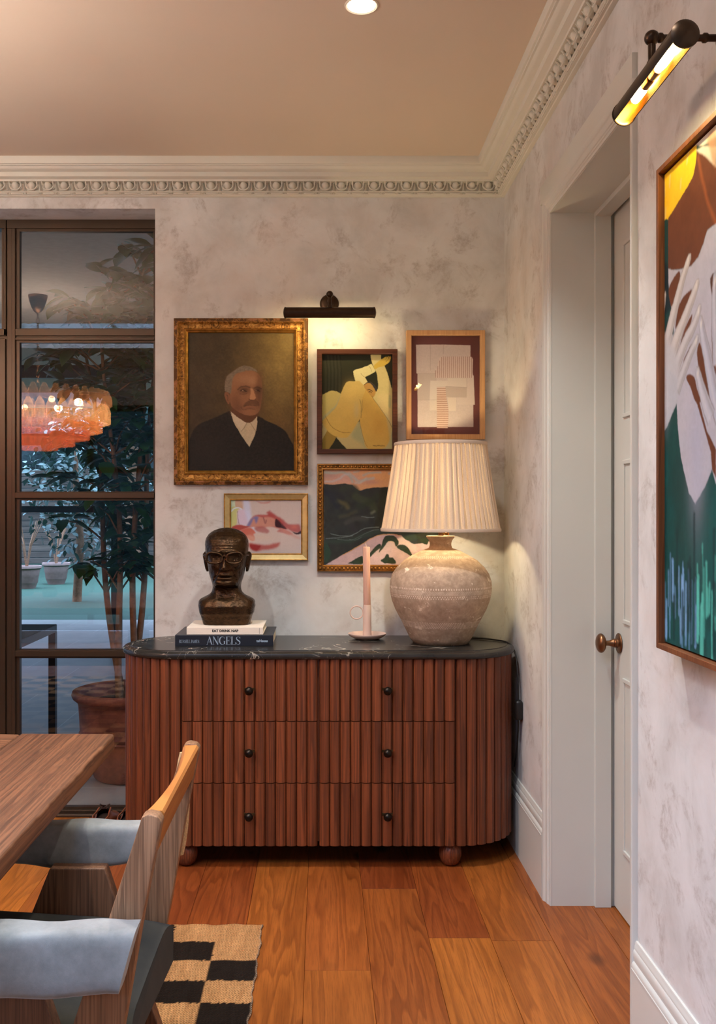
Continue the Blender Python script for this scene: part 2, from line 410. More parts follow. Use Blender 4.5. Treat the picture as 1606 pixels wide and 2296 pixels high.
def rail(m, x0, x1, z0, z1, y=YF, d=.06): m.box(x0, x1, y, y+d, z0, z1, .0015, 1)
zt = wz(492)
rail(m, wx(15), XR, wz(512), zt)                          # head
rail(m, wx(26), wx(34), 0, wz(512)); rail(m, wx(346.5), XR, 0, wz(512))
m.box(wx(15), wx(26), YF+.006, YF+.06, 0, zt, .001, 1)    # mullion
m.box(wx(13.6), wx(15.2), YF+.012, YF+.05, 0, zt)
rail(m, wx(34), wx(346.5), wz(752.5), wz(737)); rail(m, wx(34), wx(346.5), wz(762.5), wz(757)); m.box(wx(34), wx(346.5), YF+.012, YF+.05, wz(757), wz(752))
for a, b in ((1104, 1117), (1459, 1472)):
    rail(m, wx(34), wx(346.5), wz(b), wz(a), YF-.006, .05)
rail(m, wx(15), XR, 0, wz(1816), YF-.004)
m.box(wx(15), XR, YF-.03, YF, -.001, .012, .003, 1); m.box(wx(15), XR, YF-.012, YF, .012, wz(1822), .002, 1)
panes = [(517, 735), (767, 1102), (1122, 1457), (1477, 1811)]
for a, b in panes:      # beads round each pane
    yb = YF+.012
    m.box(wx(34), wx(42), yb, yb+.03, wz(b+4), wz(a-5)); m.box(wx(343.5), wx(347.5), yb, yb+.03, wz(b+4), wz(a-5))
    m.box(wx(34.3), wx(346.8), yb+.0015, yb+.03, wz(a), wz(a-6.6)); m.box(wx(34.3), wx(346.8), yb+.0015, yb+.03, wz(b+5.6), wz(b))
m.build('window_frame', BRONZE, w1)
for a, b in panes:
    g = MB(); g.add([(wx(41.5),YF+.026,wz(b+1)),(wx(345),YF+.026,wz(b+1)),(wx(345),YF+.026,wz(a-1)),(wx(41.5),YF+.026,wz(a-1))], [(0,1,2,3)])
    g.build('window_pane', GLASS, w1)
w2 = window(2, -150, 13, None, 0)
m = MB(); xl = XO0-.02
rail(m, xl, wx(13.4), wz(512), zt); rail(m, wx(8), wx(13.4), wz(752), wz(512)); rail(m, xl, wx(13.4), wz(752.5), wz(737))
m.box(xl, wx(13.4), YF+.012, YF+.05, wz(759), wz(752))
rail(m, wx(-38), wx(11.5), 0.012, wz(759), YF+.002)
m.box(wx(11.5), wx(13.6), YF+.014, YF+.05, 0.01, wz(759))
for x in (-1.95, -2.75, -3.55): rail(m, x-.05, x+.05, .012, wz(512), YF+.002)
for (a, b) in ((1104,1117),(1459,1472),(1790,1834)): rail(m, xl, wx(-38), wz(b), wz(a), YF+.004, .05)
m.box(xl, wx(14), YF-.03, YF+.05, -.001, .012)
m.box(wx(1.5), wx(8), YF+.014, YF+.044, wz(740), wz(510))
m.build('window_frame', BRONZE, w2)
g = MB(); g.add([(xl,YF+.026,wz(736)),(wx(2),YF+.026,wz(736)),(wx(2),YF+.026,wz(516)),(xl,YF+.026,wz(516))], [(0,1,2,3)]); g.build('window_pane', GLASS, w2)
g = MB(); g.add([(xl,YF+.027,.02),(wx(-37),YF+.027,.02),(wx(-37),YF+.027,wz(760)),(xl,YF+.027,wz(760))], [(0,1,2,3)]); g.build('window_pane', GLASS, w2)
# rear window, behind the viewer, glazed like the front one
w3 = bpy.data.objects.new('window_3', None); COL.objects.link(w3); w3.location = (RX0, YR-.1, RZ0); LOC[w3.name] = tuple(w3.location); w3['kind'] = 'structure'
m = MB()
for x in (RX0+.03, -2.4, -1.4, RX1-.03): m.box(x-.03, x+.03, YR-.13, YR-.07, RZ0, RZ1)
for z in (RZ0+.03, 1.78, RZ1-.03): m.box(RX0, RX1, YR-.13, YR-.07, z-.03, z+.03)
m.build('window_frame', BRONZE, w3)
# ------------------------------------------------------------------ ceiling downlights
def emit(name, col, st):
    t = NT(name); t.set(t.b, 'Base Color', (.8,.8,.8)); t.set(t.b, 'Emission Color', col); t.set(t.b, 'Emission Strength', st); return t.m
E_DOWN = emit('downlight_lens', (1,.86,.68), 14.0)
WHITE = plain('white_lamp_rim', S(225,215,200), .5)
def downlight(x, y, label, group='recessed ceiling downlights', power=None, vis=True):
    if vis:
        t = thing('ceiling_downlight', (x, y, HC), label, 'downlight', group)
        m = MB(); m.lathe([(.0405,-.001),(.0405,.0),(.046,-.0035),(.049,-.0025),(.050,0)], (x,y,HC), 36); m.build('trim_ring', WHITE, t, smooth=40, fix=True)
        m = MB(); m.lathe([(0,-.0012),(.041,-.0012)], (x,y,HC), 36); m.build('lens', E_DOWN, t, fix=False)
    add_light('downlight_beam', 'SPOT', (x, y, HC-.02), power or P_DOWN, WARM, spot_size=R(105), spot_blend=.75, shadow_soft_size=.035)
downlight(.117, 2.798, 'round recessed downlight glowing in the ceiling', None)
for (x, y, p, lb) in ((-.75,2.62,1,'recessed downlight in the ceiling before the glazed wall, beside the chandelier'),(.3,1.3,.45,'recessed downlight in the ceiling behind the viewer near the right wall'),(-.9,1.3,.8,'recessed downlight in the ceiling over the near side of the dining table'),(-2.7,2.75,.8,'recessed downlight in the ceiling by the far left end of the glazed wall'),(-3.3,.9,.6,'recessed downlight in the ceiling in the far rear left of the room')):
    downlight(x, y, lb, power=P_DOWN*p)
# ================================================================== sideboard
OAK_DARK = wood('dark_oak', S(76,38,21), S(132,70,39), 'Z', 1.25, .42, .5, .45, .1)
t = NT('black_marble'); co = t.obj()
wv = t.n('ShaderNodeTexNoise', i_Vector=t.mapping(co, (1,1.6,1)), i_Scale=2.2, i_Detail=5, i_Roughness=.6, i_Distortion=.8).outputs[0]
vein = t.ramp(t.math('ABSOLUTE', t.math('SUBTRACT', wv, .5)), [(.0010, 1.0), (.0050, 0.0)])
wv2 = t.n('ShaderNodeTexNoise', i_Vector=t.mapping(co, (2.2,1,1), (5,2,3)), i_Scale=4.0, i_Detail=4, i_Roughness=.6, i_Distortion=1.2).outputs[0]
vein2 = t.ramp(t.math('ABSOLUTE', t.math('SUBTRACT', wv2, .52)), [(.0008, .55), (.004, 0.0)])
mask = t.ramp(t.noise(t.mapping(co, loc=(2,8,4)), 5, 3, .6), [(.50, 0.0), (.60, 1.0)])
v = t.math('MULTIPLY', t.math('MAXIMUM', vein, vein2), mask)
cc = t.ramp(t.noise(co, 6, 6, .6), [(.3, (.012,.011,.010)), (.7, (.030,.027,.024))])
MARBLE = t.base(t.mix(v, cc, S(205,196,180)), .27, 0, .5)
KNOBM = plain('dark_bronze_knob', (.022,.016,.012), .28, .85, .5, .2, 60)
PLATEM = plain('knob_back_plate_brass', (.14,.085,.035), .4, .9)

SX, SY0, SY1 = -.0117, 3.612, 4.087
SR = (SY1-SY0)/2; SH = .535; SCY = SY0+SR; SZ0, SZ1 = .089, .7925
sb = thing('sideboard', (SX, SCY, 0), 'fluted dark oak sideboard with rounded ends, six drawers and black marble top', 'sideboard')
FW = .0395; FD = .0145        # flute width and depth
def outline(offset=0.0, flute=True):
    pass
def flute_pts(p0, d, n, w, seg=7):      # convex half-round between p0 and p0+d*w, bulging along n
    out = []
    for i in range(seg+1):
        a = PI*i/seg
        q = (1-math.cos(a))/2
        out.append((p0[0]+d[0]*w*q+n[0]*FD*math.sin(a)**.8, p0[1]+d[1]*w*q+n[1]*FD*math.sin(a)**.8))
    return out
def flute_wall(m, segs, z0, z1, depth=.012, rf=None):
    for (p0, p1) in segs:
        dx, dy = p1[0]-p0[0], p1[1]-p0[1]; w = math.hypot(dx, dy); d = (dx/w, dy/w); n = (d[1], -d[0])
        m.rnd = .05+.9*(rf() if rf else rng.random())
        pts = flute_pts(p0, d, n, w)
        back = [(p1[0]-n[0]*depth, p1[1]-n[1]*depth), (p0[0]-n[0]*depth, p0[1]-n[1]*depth)]
        m.prism([(x, y) for x, y in pts]+back, 'Z', z0, z1)
    m.rnd = 0
yb = SY0+FD
def arc_segs(side):
    # flutes along the rounded end, from the front straight part to the back
    r = SR-FD; c = (SX+side*SH, SCY); segs = []
    x0 = SX+side*.0+side*.519; st = (x0, yb)
    pts = [(SX+side*.521, yb), (SX+side*SH, yb)]
    n = 18
    for i in range(1, n+1):
        a = -PI/2+PI*i/n
        pts.append((c[0]+side*r*math.cos(a), c[1]+r*math.sin(a)))
    # resample
    L = [0]
    for a, b in zip(pts, pts[1:]): L.append(L[-1]+math.hypot(b[0]-a[0], b[1]-a[1]))
    k = round(L[-1]/FW); P = []
    for i in range(k+1):
        s = L[-1]*i/k; j = max(0, min(len(L)-2, next((q for q in range(len(L)-1) if L[q+1] >= s-1e-9), len(L)-2)))
        f = (s-L[j])/(L[j+1]-L[j]); P.append((pts[j][0]+f*(pts[j+1][0]-pts[j][0]), pts[j][1]+f*(pts[j+1][1]-pts[j][1])))
    segs = list(zip(P, P[1:]))
    if side < 0: segs = [(b, a) for a, b in segs]
    return segs
m = MB()
flute_wall(m, arc_segs(1), SZ0, SZ1); flute_wall(m, arc_segs(-1), SZ0, SZ1)
ol = []
r = SR-FD-.008
for side in (1, -1):
    for i in range(17):
        a = (-PI/2+PI*i/16) if side == 1 else (PI/2+PI*i/16)
        ol.append((SX+side*SH+r*math.cos(a), SCY+r*math.sin(a)))
m.rnd = .4; m.prism(ol, 'Z', SZ0+.012, SZ1); m.rnd = 0
m.build('body', OAK_DARK, sb, smooth=50)
# drawers
zs = [(SZ0, .3245), (.3275, .5575), (.5605, SZ1)]
ds = .5135
for (x0, x1) in ((SX-ds-.003, SX-.0035), (SX+.0035, SX+ds+.003)):
    for (z0, z1) in zs:
        m = MB(); w = (x1-x0)/13
        segs = [((x0+i*w, yb), (x0+(i+1)*w, yb)) for i in range(13)]
        flute_wall(m, segs, z0, z1, .018)
        dw = m.build('drawer', OAK_DARK, sb, smooth=50)
        xc = (x0+x1)/2; zk = PZ(1549, SY0-.02)-(zs[2][0]-z0)
        k = MB(); k.lathe([(.0055,0),(.0055,-.014),(.008,-.017)], (xc, SY0, zk), 16, 'Y'); k.sphere((xc, SY0-.026, zk), .0162, 20, 14, (1,.92,1))
        k.build('knob', KNOBM, dw, smooth=60, fix=True)
        k = MB(); k.rings([[(xc+a*.0205, SY0-.004-.003*a*a+dy, zk+zz) for dy, zz in ((0,-.003+.002*a*a),(0,.0065+.003*a*a),(.004,.0065+.003*a*a),(.004,-.003+.002*a*a))] for a in (-1,-.8,-.5,0,.5,.8,1)])
        k.build('knob_plate', PLATEM, dw, smooth=40, fix=True)
m = MB(); m.box(SX-ds-.006, SX+ds+.006, yb+.012, yb+.022, SZ0+.02, SZ1-.001); m.build('drawer_gap_shade', DARK, sb)  # near-black sheet standing in for the shade between the drawers
# marble top: rounded slab with a stepped, moulded edge
def stadium(r, n=20):
    out = []
    for side in (1, -1):
        for i in range(n+1):
            a = (-PI/2+PI*i/n) if side == 1 else (PI/2+PI*i/n)
            out.append((SX+side*SH+r*math.cos(a), SCY+r*math.sin(a)))
    return out
SZT = .8245
ep = [(-.02,0),(.0,.0),(.006,.003),(.0085,.008),(.009,.014),(.0065,.021),(0,.0265),(-.012,.0292),(-.019,.0296),(-.0195,.032),(-.03,.032)]
m = MB(); m.rings([[(x, y, SZT-.032+z) for x, y in stadium(SR+o)] for o, z in ep]); m.build('marble_top', MARBLE, sb, smooth=30, fix=True)['label'] = 'honed black marble top with white veins and a rounded edge'
for (x, y) in ((SX-.505, SY0+.058), (SX+.505, SY0+.058), (SX-.505, SY1-.058), (SX+.505, SY1-.058)):
    m = MB(); pr = [(.020,.0915),(.026,.086),(.034,.078),(.0405,.066),(.043,.052),(.0425,.037),(.038,.021),(.031,.009),(.022,.002),(.010,0),(0,0)]
    m.rnd = rng.random(); m.lathe(pr, (x,y,0), 96, 'Z', rfun=lambda a, z: 1-.07*(1-abs(math.cos(a*13))**.5))
    m.build('foot', OAK_DARK, sb, smooth=60, fix=True)

# ================================================================== books
def fonttext(txt, size, bold=0.0):
    cu = bpy.data.curves.new('lettering', 'FONT'); cu.body = txt; cu.size = size; cu.offset = bold; cu.align_x = 'CENTER'; cu.align_y = 'CENTER'; cu.resolution_u = 4
    o = bpy.data.objects.new('lettering', cu); COL.objects.link(o)
    dg = bpy.context.evaluated_depsgraph_get(); dg.update()
    me = bpy.data.meshes.new_from_object(o.evaluated_get(dg)); bpy.data.objects.remove(o); bpy.data.curves.remove(cu)
    vs = [v.co[:] for v in me.vertices]; fs = [tuple(p.vertices) for p in me.polygons]; bpy.data.meshes.remove(me)
    return vs, fs
def ribbon(m, pts, wd, T):
    n = len(pts); L, Rr = [], []
    for i in range(n):
        a = pts[max(0,i-1)]; b = pts[min(n-1,i+1)]; dx, dy = b[0]-a[0], b[1]-a[1]; l = math.hypot(dx,dy) or 1
        w = (wd[i] if isinstance(wd,(list,tuple)) else wd)/2
        L.append(T(pts[i][0]-dy/l*w, pts[i][1]+dx/l*w)); Rr.append(T(pts[i][0]+dy/l*w, pts[i][1]-dx/l*w))
    m.add(L+Rr, [(i, n+i, n+i+1, i+1) for i in range(n-1)])
def arc(cx, cy, rx, ry, a0, a1, n=14): return [(cx+rx*math.cos(R(a0+(a1-a0)*i/n)), cy+ry*math.sin(R(a0+(a1-a0)*i/n))) for i in range(n+1)]
def arcw(n, lo, hi): return [lo+(hi-lo)*math.sin(PI*i/n)**1.5 for i in range(n+1)]
H_, B_ = .035, .135
GLYPH = {   # strokes of a high-contrast serif alphabet: (points, width); advance
 'A': ([([(.04,0),(.36,1)], H_), ([(.33,1),(.62,0)], B_), ([(.12,.33),(.52,.33)], H_), ([(-.04,.012),(.14,.012)], H_), ([(.50,.012),(.74,.012)], H_)], .74),
 'N': ([([(.10,0),(.10,1)], H_), ([(.08,1),(.64,0)], B_), ([(.64,0),(.64,1)], H_), ([(0,.012),(.2,.012)], H_), ([(0,.985),(.12,.985)], H_), ([(.54,.985),(.74,.985)], H_)], .76),
 'G': ([(arc(.42,.5,.35,.49,55,305), arcw(14,.03,.15)), ([(.66,.06),(.66,.42)], B_), ([(.54,.42),(.78,.42)], H_), ([(.62,.98),(.64,.72)], H_)], .82),
 'E': ([([(.13,0),(.13,1)], B_), ([(0,.015),(.55,.015)], H_), ([(0,.985),(.54,.985)], H_), ([(.13,.5),(.40,.5)], H_), ([(.55,0),(.57,.26)], H_), ([(.54,1),(.55,.76)], H_), ([(.40,.38),(.40,.62)], H_)], .62),
 'L': ([([(.13,0),(.13,1)], B_), ([(0,.015),(.52,.015)], H_), ([(0,.985),(.26,.985)], H_), ([(.52,0),(.55,.30)], H_)], .58),
 'S': ([([(.52,.80),(.40,.96),(.25,.98),(.12,.88),(.10,.74),(.20,.60),(.36,.48),(.50,.36),(.53,.20),(.44,.06),(.28,.015),(.13,.08),(.06,.24)], [.03,.03,.04,.07,.10,.13,.15,.13,.10,.07,.04,.03,.03]), ([(.53,.98),(.53,.72)], H_), ([(.05,.0),(.05,.28)], H_)], .62),
 'R': ([([(.13,0),(.13,1)], B_), ([(0,.985),(.3,.985)], H_), ([(0,.015),(.26,.015)], H_), (arc(.3,.75,.22,.235,90,-90), arcw(14,.03,.13)), ([(.3,.515),(.13,.515)], H_), ([(.32,.51),(.60,0)], B_)], .68),
 'U': ([([(.13,1),(.13,.3)], B_), (arc(.38,.3,.25,.28,180,360), [.13-.1*i/14 for i in range(15)]), ([(.63,.3),(.63,1)], H_), ([(0,.985),(.26,.985)], H_), ([(.53,.985),(.73,.985)], H_)], .74),
 'J': ([([(.25,1),(.25,.2)], B_), (arc(.12,.2,.13,.2,0,-140), arcw(14,.04,.1)), ([(.12,.985),(.38,.985)], H_)], .40),
 'M': ([([(.08,0),(.10,1)], H_), ([(.10,1),(.42,0)], B_), ([(.42,0),(.76,1)], H_), ([(.76,1),(.78,0)], B_), ([(0,.012),(.17,.012)], H_), ([(.68,.012),(.9,.012)], H_)], .92),
 ' ': ([], .22)}
def serif(m, txt, x0, x1, z0, h, y, shear=0):
    adv = sum(GLYPH[c][1] for c in txt); k = (x1-x0)/adv; x = x0
    for c in txt:
        st, a = GLYPH[c]
        for pts, wd in st: ribbon(m, pts, wd, lambda u, v, x=x: (x+u*k, y, z0+v*h))
        x += a*k
COVER_DARK = plain('black_book_cloth', (.010,.012,.020), .38, 0, .5, .1, 200)
COVER_LIGHT = plain('cream_book_linen', S(226,214,200), .8, 0, .2, .03, 300)
PAGES = plain('book_pages', S(225,214,195), .9)
SILVER = plain('silver_foil', S(176,196,214), .35, .5)
INK = plain('black_print_ink', (.012,.011,.010), .6)
def book(name, x0, x1, y0, y1, z0, h, cover, label, tilt=0):
    b = thing(name, ((x0+x1)/2, (y0+y1)/2, z0), label, 'book', 'books stacked under the bust')
    m = MB(); t_ = .0028
    m.box(x0, x1, y0+.003, y1, z0, z0+t_, .0008); m.box(x0, x1, y0+.003, y1, z0+h-t_, z0+h, .0008); m.box(x0, x1, y0, y0+.004, z0, z0+h, .0012)
    m.build('cover', cover, b)
    m = MB(); m.box(x0+.004, x1-.004, y0+.004, y1-.004, z0+t_, z0+h-t_); m.build('pages', PAGES, b)
    return b
BX0, BX1, BY0, BY1, BH = PX(392.5,3.742), PX(613,3.742), 3.742, 4.02, .0435
b1 = book('art_book', BX0, BX1, BY0, BY1, SZT, BH, COVER_DARK, 'large black book with silver serif title, at the bottom of the stack')
yy = BY0-.0004
ppx = lambda p: PX(p, BY0)
m = MB(); serif(m, 'ANGELS', ppx(463.5), ppx(540), SZT+.0065, .031, yy); m.build('title_lettering', SILVER, b1)
m = MB(); serif(m, 'RUSSELL', ppx(402), ppx(427), SZT+.0125, .0125, yy); serif(m, 'JAMES', ppx(428), ppx(447), SZT+.0125, .0125, yy); m.build('author_lettering', SILVER, b1)
vs, fs = fonttext('teNeues', .0135, .0006); m = MB(); m.add([(ppx(588)+x*.95, yy, SZT+.0205+y) for x, y, z in vs], fs); m.build('publisher_lettering', SILVER, b1)
WX0, WX1, WY0 = PX(418.5,3.755), PX(590,3.755), 3.755; WZ = SZT+BH; WH = .0285
b2 = book('hardback_book', WX0, WX1, WY0, 4.00, WZ, WH, COVER_LIGHT, 'smaller cream linen book with bold black title, directly under the bust')
m = MB(); vs, fs = fonttext('EAT DRINK NAP', .0145, .0007)
mw = max(v[0] for v in vs)-min(v[0] for v in vs); kx = (PX(534.5,WY0)-PX(475.5,WY0))/mw
m.add([(PX(505,WY0)+x*kx, WY0-.0004, WZ+.0145+y*.92) for x, y, z in vs], fs)
m.build('title_lettering', INK, b2); m = MB(); xs_ = PX(581.5, WY0); m.box(xs_, xs_+.0011, WY0-.0004, WY0, WZ+.003, WZ+WH-.003)
m.build('spine_rule', INK, b2)

# ================================================================== bronze bust
t = NT('dark_bronze_patina'); co = t.obj()
nz = t.noise(co, 38, 5, .65); nb = t.noise(co, 90, 3, .6)
t.bump(t.math('ADD', t.math('MULTIPLY', nz, .7), t.math('MULTIPLY', nb, .3)), .9, .009)
BUSTM = t.base(t.ramp(nz, [(.3, (.030,.017,.009)), (.7, (.080,.042,.019))]), .22, .85, .5)
bz = SZT+BH+WH; bx, by = PX(508.5, 3.87), 3.877
bust = thing('bust', (bx, by, bz), 'dark bronze bust of a bald man in thick glasses standing on the books', 'sculpture')
prof_w = [(0,.093),(.004,.0945),(.036,.103),(.040,.105),(.046,.109),(.075,.1145),(.092,.113),(.101,.108),(.106,.100),(.113,.084),(.120,.072),(.128,.063),(.138,.059),(.148,.0575),(.158,.0575),(.168,.0595),(.178,.063),(.190,.067),(.203,.0705),(.220,.074),(.240,.0775),(.260,.081),(.280,.0845),(.300,.087),(.320,.088),(.335,.087),(.348,.083),(.360,.0755),(.370,.065),(.378,.051),(.384,.035),(.3875,.019),(.389,.004)]
front = [(0,.060),(.036,.066),(.045,.073),(.075,.078),(.095,.068),(.110,.052),(.125,.046),(.140,.048),(.150,.058),(.156,.075),(.162,.087),(.172,.093),(.190,.091),(.210,.089),(.230,.088),(.255,.088),(.280,.091),(.300,.094),(.320,.092),(.340,.082),(.355,.066),(.370,.044),(.380,.024),(.389,.002)]
back = [(0,.055),(.045,.060),(.075,.066),(.095,.064),(.115,.058),(.14,.058),(.17,.066),(.20,.083),(.24,.100),(.28,.110),(.31,.112),(.335,.103),(.355,.083),(.37,.058),(.38,.034),(.389,.003)]
def itp(tab, z): return float(np.interp(z, [a for a, b in tab], [b for a, b in tab]))
def g(x, s): return math.exp(-(x/s)**2)
def face(x, z):
    d = 0; ax = abs(x)
    # nose
    if .20 < z < .31:
        k = np.interp(z, [.205,.2175,.224,.232,.25,.275,.29], [0,.006,.024,.027,.020,.012,.004]); w = np.interp(z, [.215,.228,.25,.29], [.0155,.0150,.0105,.011])
        d += k*g(x, w)
        d += .007*g(ax-.0135, .0065)*g(z-.2255, .0075)
    d -= .0135*g(ax-.033, .0185)*g(z-.271, .0125)
    d += .0085*g(ax-.033, .0115)*g(z-.270, .0080)
    d -= .0025*g(ax-.033, .014)*g(z-.2705, .0014)
    d += .0075*g(z-.2925-.05*ax, .0075)*g(ax-.03, .035)
    d -= .004*g(x, .006)*g(z-.292, .012)
    d += .0075*g(ax-.050, .020)*g(z-.240, .015)
    d -= .0055*g(ax-(.024+(.226-z)*.42), .0042)*np.interp(z, [.168,.18,.222,.232], [0,1,1,0])
    d -= .006*g(ax-.058, .016)*g(z-.200, .022)
    d += .0065*g(x, .028)*g(z-.2035, .0062)+.0062*g(x, .026)*g(z-.1875, .0058)
    d -= .0065*g(x, .032)*g(z-.1955-.0025*(x/.03)**2*(-1), .0026)
    d -= .004*g(x, .004)*g(z-.211, .006)
    d -= .0045*g(x, .024)*g(z-.1795, .0045)
    d += .0085*g(x, .022)*g(z-.166, .010)
    d += .0045*g(ax-.045, .018)*g(z-.170, .014)
    if .298 < z < .345: d += .0012*math.sin((z-.298)*2*PI/.0105+ax*14)*g(x, .05)
    d -= .0035*g(ax-.067, .010)*g(z-.300, .020)
    return d
m = MB(); rings = []; NA = 110
zlist = list(np.linspace(0, .04, 9))+list(np.linspace(.043, .15, 26))+list(np.linspace(.1525, .345, 92))+list(np.linspace(.348, .389, 18))
for z in zlist:
    hw = itp(prof_w, z); fr = itp(front, z); bk = itp(back, z); ring = []
    p = float(np.interp(z, [0,.04,.10,.13,.2,.389], [.55,.55,.8,1,1,1])); pf = float(np.interp(z, [.13,.19,.26,.33], [1,.88,.92,1]))
    for i in range(NA):
        a = 2*PI*i/NA; c, s_ = math.cos(a), math.sin(a)
        pp = p*(pf if s_ < 0 else 1)
        x = hw*math.copysign(abs(c)**pp, c); y = (fr if s_ < 0 else bk)*math.copysign(abs(s_)**(pp), s_)
        if s_ < 0 and z > .15:
            y -= face(x, z)*min(1, max(0, -s_*1.35-.05))
        if .05 < z < .145 and s_ < 0:      # clavicle and neck tendons
            y -= .006*g(abs(x)-(.018+(z-.06)*.35), .010)*g(z-.115, .03)-.006*g(x, .012)*g(z-.105, .018)
        if z > .30 and s_ > -.2: y += .0012*math.sin(z*420+x*40)
        k = .0014*math.sin(x*210+z*130)*math.sin(y*180-z*170) if (z < .13 or z > .33) else .0005*math.sin(x*260+z*190)
        ring.append((bx+x*(1+k*6), by+y+k, bz+z))
    rings.append(ring)
m.rings(rings)
for sd in (-1, 1):       # ears
    E = []
    for j in range(9):
        v = j/8; zz = .2105+.081*v; ext = .0175*math.sin(PI*(.08+.88*v))**.6*(0.75+.45*v); xo = float(np.interp(v, [0,.1,.3,.55,.8,.92,1], [.008,.012,.0155,.019,.0235,.022,.015]))
        E.append([(bx+sd*(.0765+q*xo), by+.012+ext*w+q*.006, bz+zz) for q, w in ((0,-1.0),(.5,-1.15),(.9,-.95),(1.0,-.3),(1.0,.6),(.85,1.15),(.5,1.2),(0,1.0),(.55,.3),(.5,-.3))])
    m.rings(E)
m.build('body', BUSTM, bust, smooth=75, fix=True)
m = MB()
for sd in (-1, 1):
    pts = []
    for i in range(28):
        a = 2*PI*i/28; c, s_ = math.cos(a), math.sin(a)
        x = .0385+.0310*math.copysign(abs(c)**.72, c); z = .270+.0205*math.copysign(abs(s_)**.75, s_)+(.0035*(x-.034)/.03 if s_ > 0 else 0)
        pts.append((bx+sd*x, by-.104+.30*max(0,(x-.02))**1.45, bz+z))
    m.tube(pts, .0047, 8, closed=True)
    m.tube([(bx+sd*.068, by-.088, bz+.279), (bx+sd*.081, by-.072, bz+.280), (bx+sd*.086, by-.045, bz+.279), (bx+sd*.0885, by-.005, bz+.277)], .0038, 8)
m.tube([(bx-.009, by-.1025, bz+.276), (bx, by-.106, bz+.279), (bx+.009, by-.1025, bz+.276)], .0036, 8)
m.build('glasses', BUSTM, bust, smooth=75)

# ================================================================== candlestick and candle
CERAM = plain('blush_glazed_stoneware', S(214,186,172), .45, 0, .4, .02, 10)
WAX = NT('pale_pink_wax'); WAX.base(S(226,182,162), .5, 0, .3); WAX.set(WAX.b, 'Subsurface Weight', .25); WAX.set(WAX.b, 'Subsurface Radius', (.01,.005,.003)); WAX = WAX.m
hx, hy = PX(823.5, 3.96), 3.96
h_ = thing('candle_holder', (hx, hy, SZT), 'blush ceramic chamberstick with ring handle and saucer on the marble', 'candle holder')
m = MB()
m.lathe([(0,0),(.046,0),(.050,.002),(.062,.007),(.074,.014),(.0790,.0215),(.0785,.0235),(.0765,.0235),(.070,.017),(.058,.011),(.040,.008),(.016,.0075),(.0155,.009)], (hx,hy,SZT), 48); m.build('saucer', CERAM, h_, smooth=60, fix=True)
m = MB(); m.lathe([(.0185,.007),(.0180,.02),(.0168,.139),(.0164,.1405),(.0148,.1405),(.0148,.118),(0,.118)], (hx,hy,SZT), 32); m.build('candle_cup', CERAM, h_, smooth=50, fix=True)
m = MB(); m.tube([(hx-.0435+.0265*math.cos(2*PI*i/32), hy, PZ(1373.5,hy)+.0265*math.sin(2*PI*i/32)) for i in range(32)], .0026, 8, closed=True); m.build('ring_handle', CERAM, h_, smooth=60)
cz0 = SZT+.1185; cz1 = PZ(1226, hy)
cn = thing('candle', (hx, hy, cz0), 'tall ribbed pale pink taper candle standing in the chamberstick', 'candle')
m = MB(); hh = cz1-cz0; pr = [(.0125,0),(.0144,.003),(.0144,hh-.004),(.0138,hh-.001),(.012,hh),(.004,hh-.0005),(0,hh-.001)]
k0 = len(m.v); m.lathe(pr, (0,0,0), 96, 'Z', rfun=lambda a, z: 1+(.035*math.cos(a*20) if z < hh-.002 else 0))
m.v = [(hx+x-.0035*(z/hh)**2, hy+y, cz0+z) for x, y, z in m.v]; m.build('wax_shaft', WAX, cn, smooth=70, fix=True)
m = MB(); m.tube([(hx-.0035, hy, cz1-.002), (hx-.004, hy, cz1+.005), (hx-.0055, hy, cz1+.010), (hx-.006, hy, cz1+.014)], .0011, 6); m.build('wick', plain('cotton_wick', S(226,205,180), .9), cn)

# ================================================================== table lamp
lx, ly = PX(988.0, 3.85), 3.85
lz = lambda y: PZ(y, 3.85)
kk = 3.85/F
lamp = thing('table_lamp', (lx, ly, SZT), 'large weathered clay urn table lamp with lit pleated linen shade', 'table lamp')
t = NT('weathered_clay'); co = t.obj(); sp = t.n('ShaderNodeSeparateXYZ', i_0=co)
ang = t.math('ARCTAN2', sp.outputs[1], sp.outputs[0]); zz = sp.outputs[2]
n1 = t.noise(co, 14, 8, .7); n2 = t.noise(t.mapping(co, loc=(3,3,3)), 60, 5, .7); n3 = t.noise(t.mapping(co, (1,1,1.4), (7,1,2)), 24, 7, .68, .6)
c = t.ramp(n1, [(.3, S(160,138,118)), (.7, S(208,184,160))])
c = t.mix(t.ramp(n2, [(.42, .35), (.6, 0.0)]), c, S(140,115,96))
chips = t.ramp(n3, [(.615, 0.0), (.65, .85)])
def band(z0, z1): return t.math('MULTIPLY', t.math('GREATER_THAN', zz, z0), t.math('LESS_THAN', zz, z1))
def dots(nang, z0, z1, rows, th):
    a = t.math('SINE', t.math('MULTIPLY', ang, nang)); b = t.math('SINE', t.math('MULTIPLY', t.math('SUBTRACT', zz, z0), 2*PI*rows/(z1-z0)))
    return t.math('MULTIPLY', t.math('GREATER_THAN', t.math('MULTIPLY', a, b), th), band(z0, z1))
Zb = lambda y: lz(y)-SZT
pat = t.math('MAXIMUM', dots(130, Zb(1316), Zb(1311), .5, .25), dots(130, Zb(1335.5), Zb(1328), 1.0, .25))
pat = t.math('MAXIMUM', pat, dots(140, Zb(1401), Zb(1386.5), 2.5, .2))
pat = t.math('MAXIMUM', pat, t.math('MULTIPLY', dots(150, Zb(1327), Zb(1317.5), 3.0, -.15), .38))
pat = t.math('MAXIMUM', pat, t.math('MULTIPLY', dots(90, Zb(1250), Zb(1244.5), 1.0, -.1), .5))
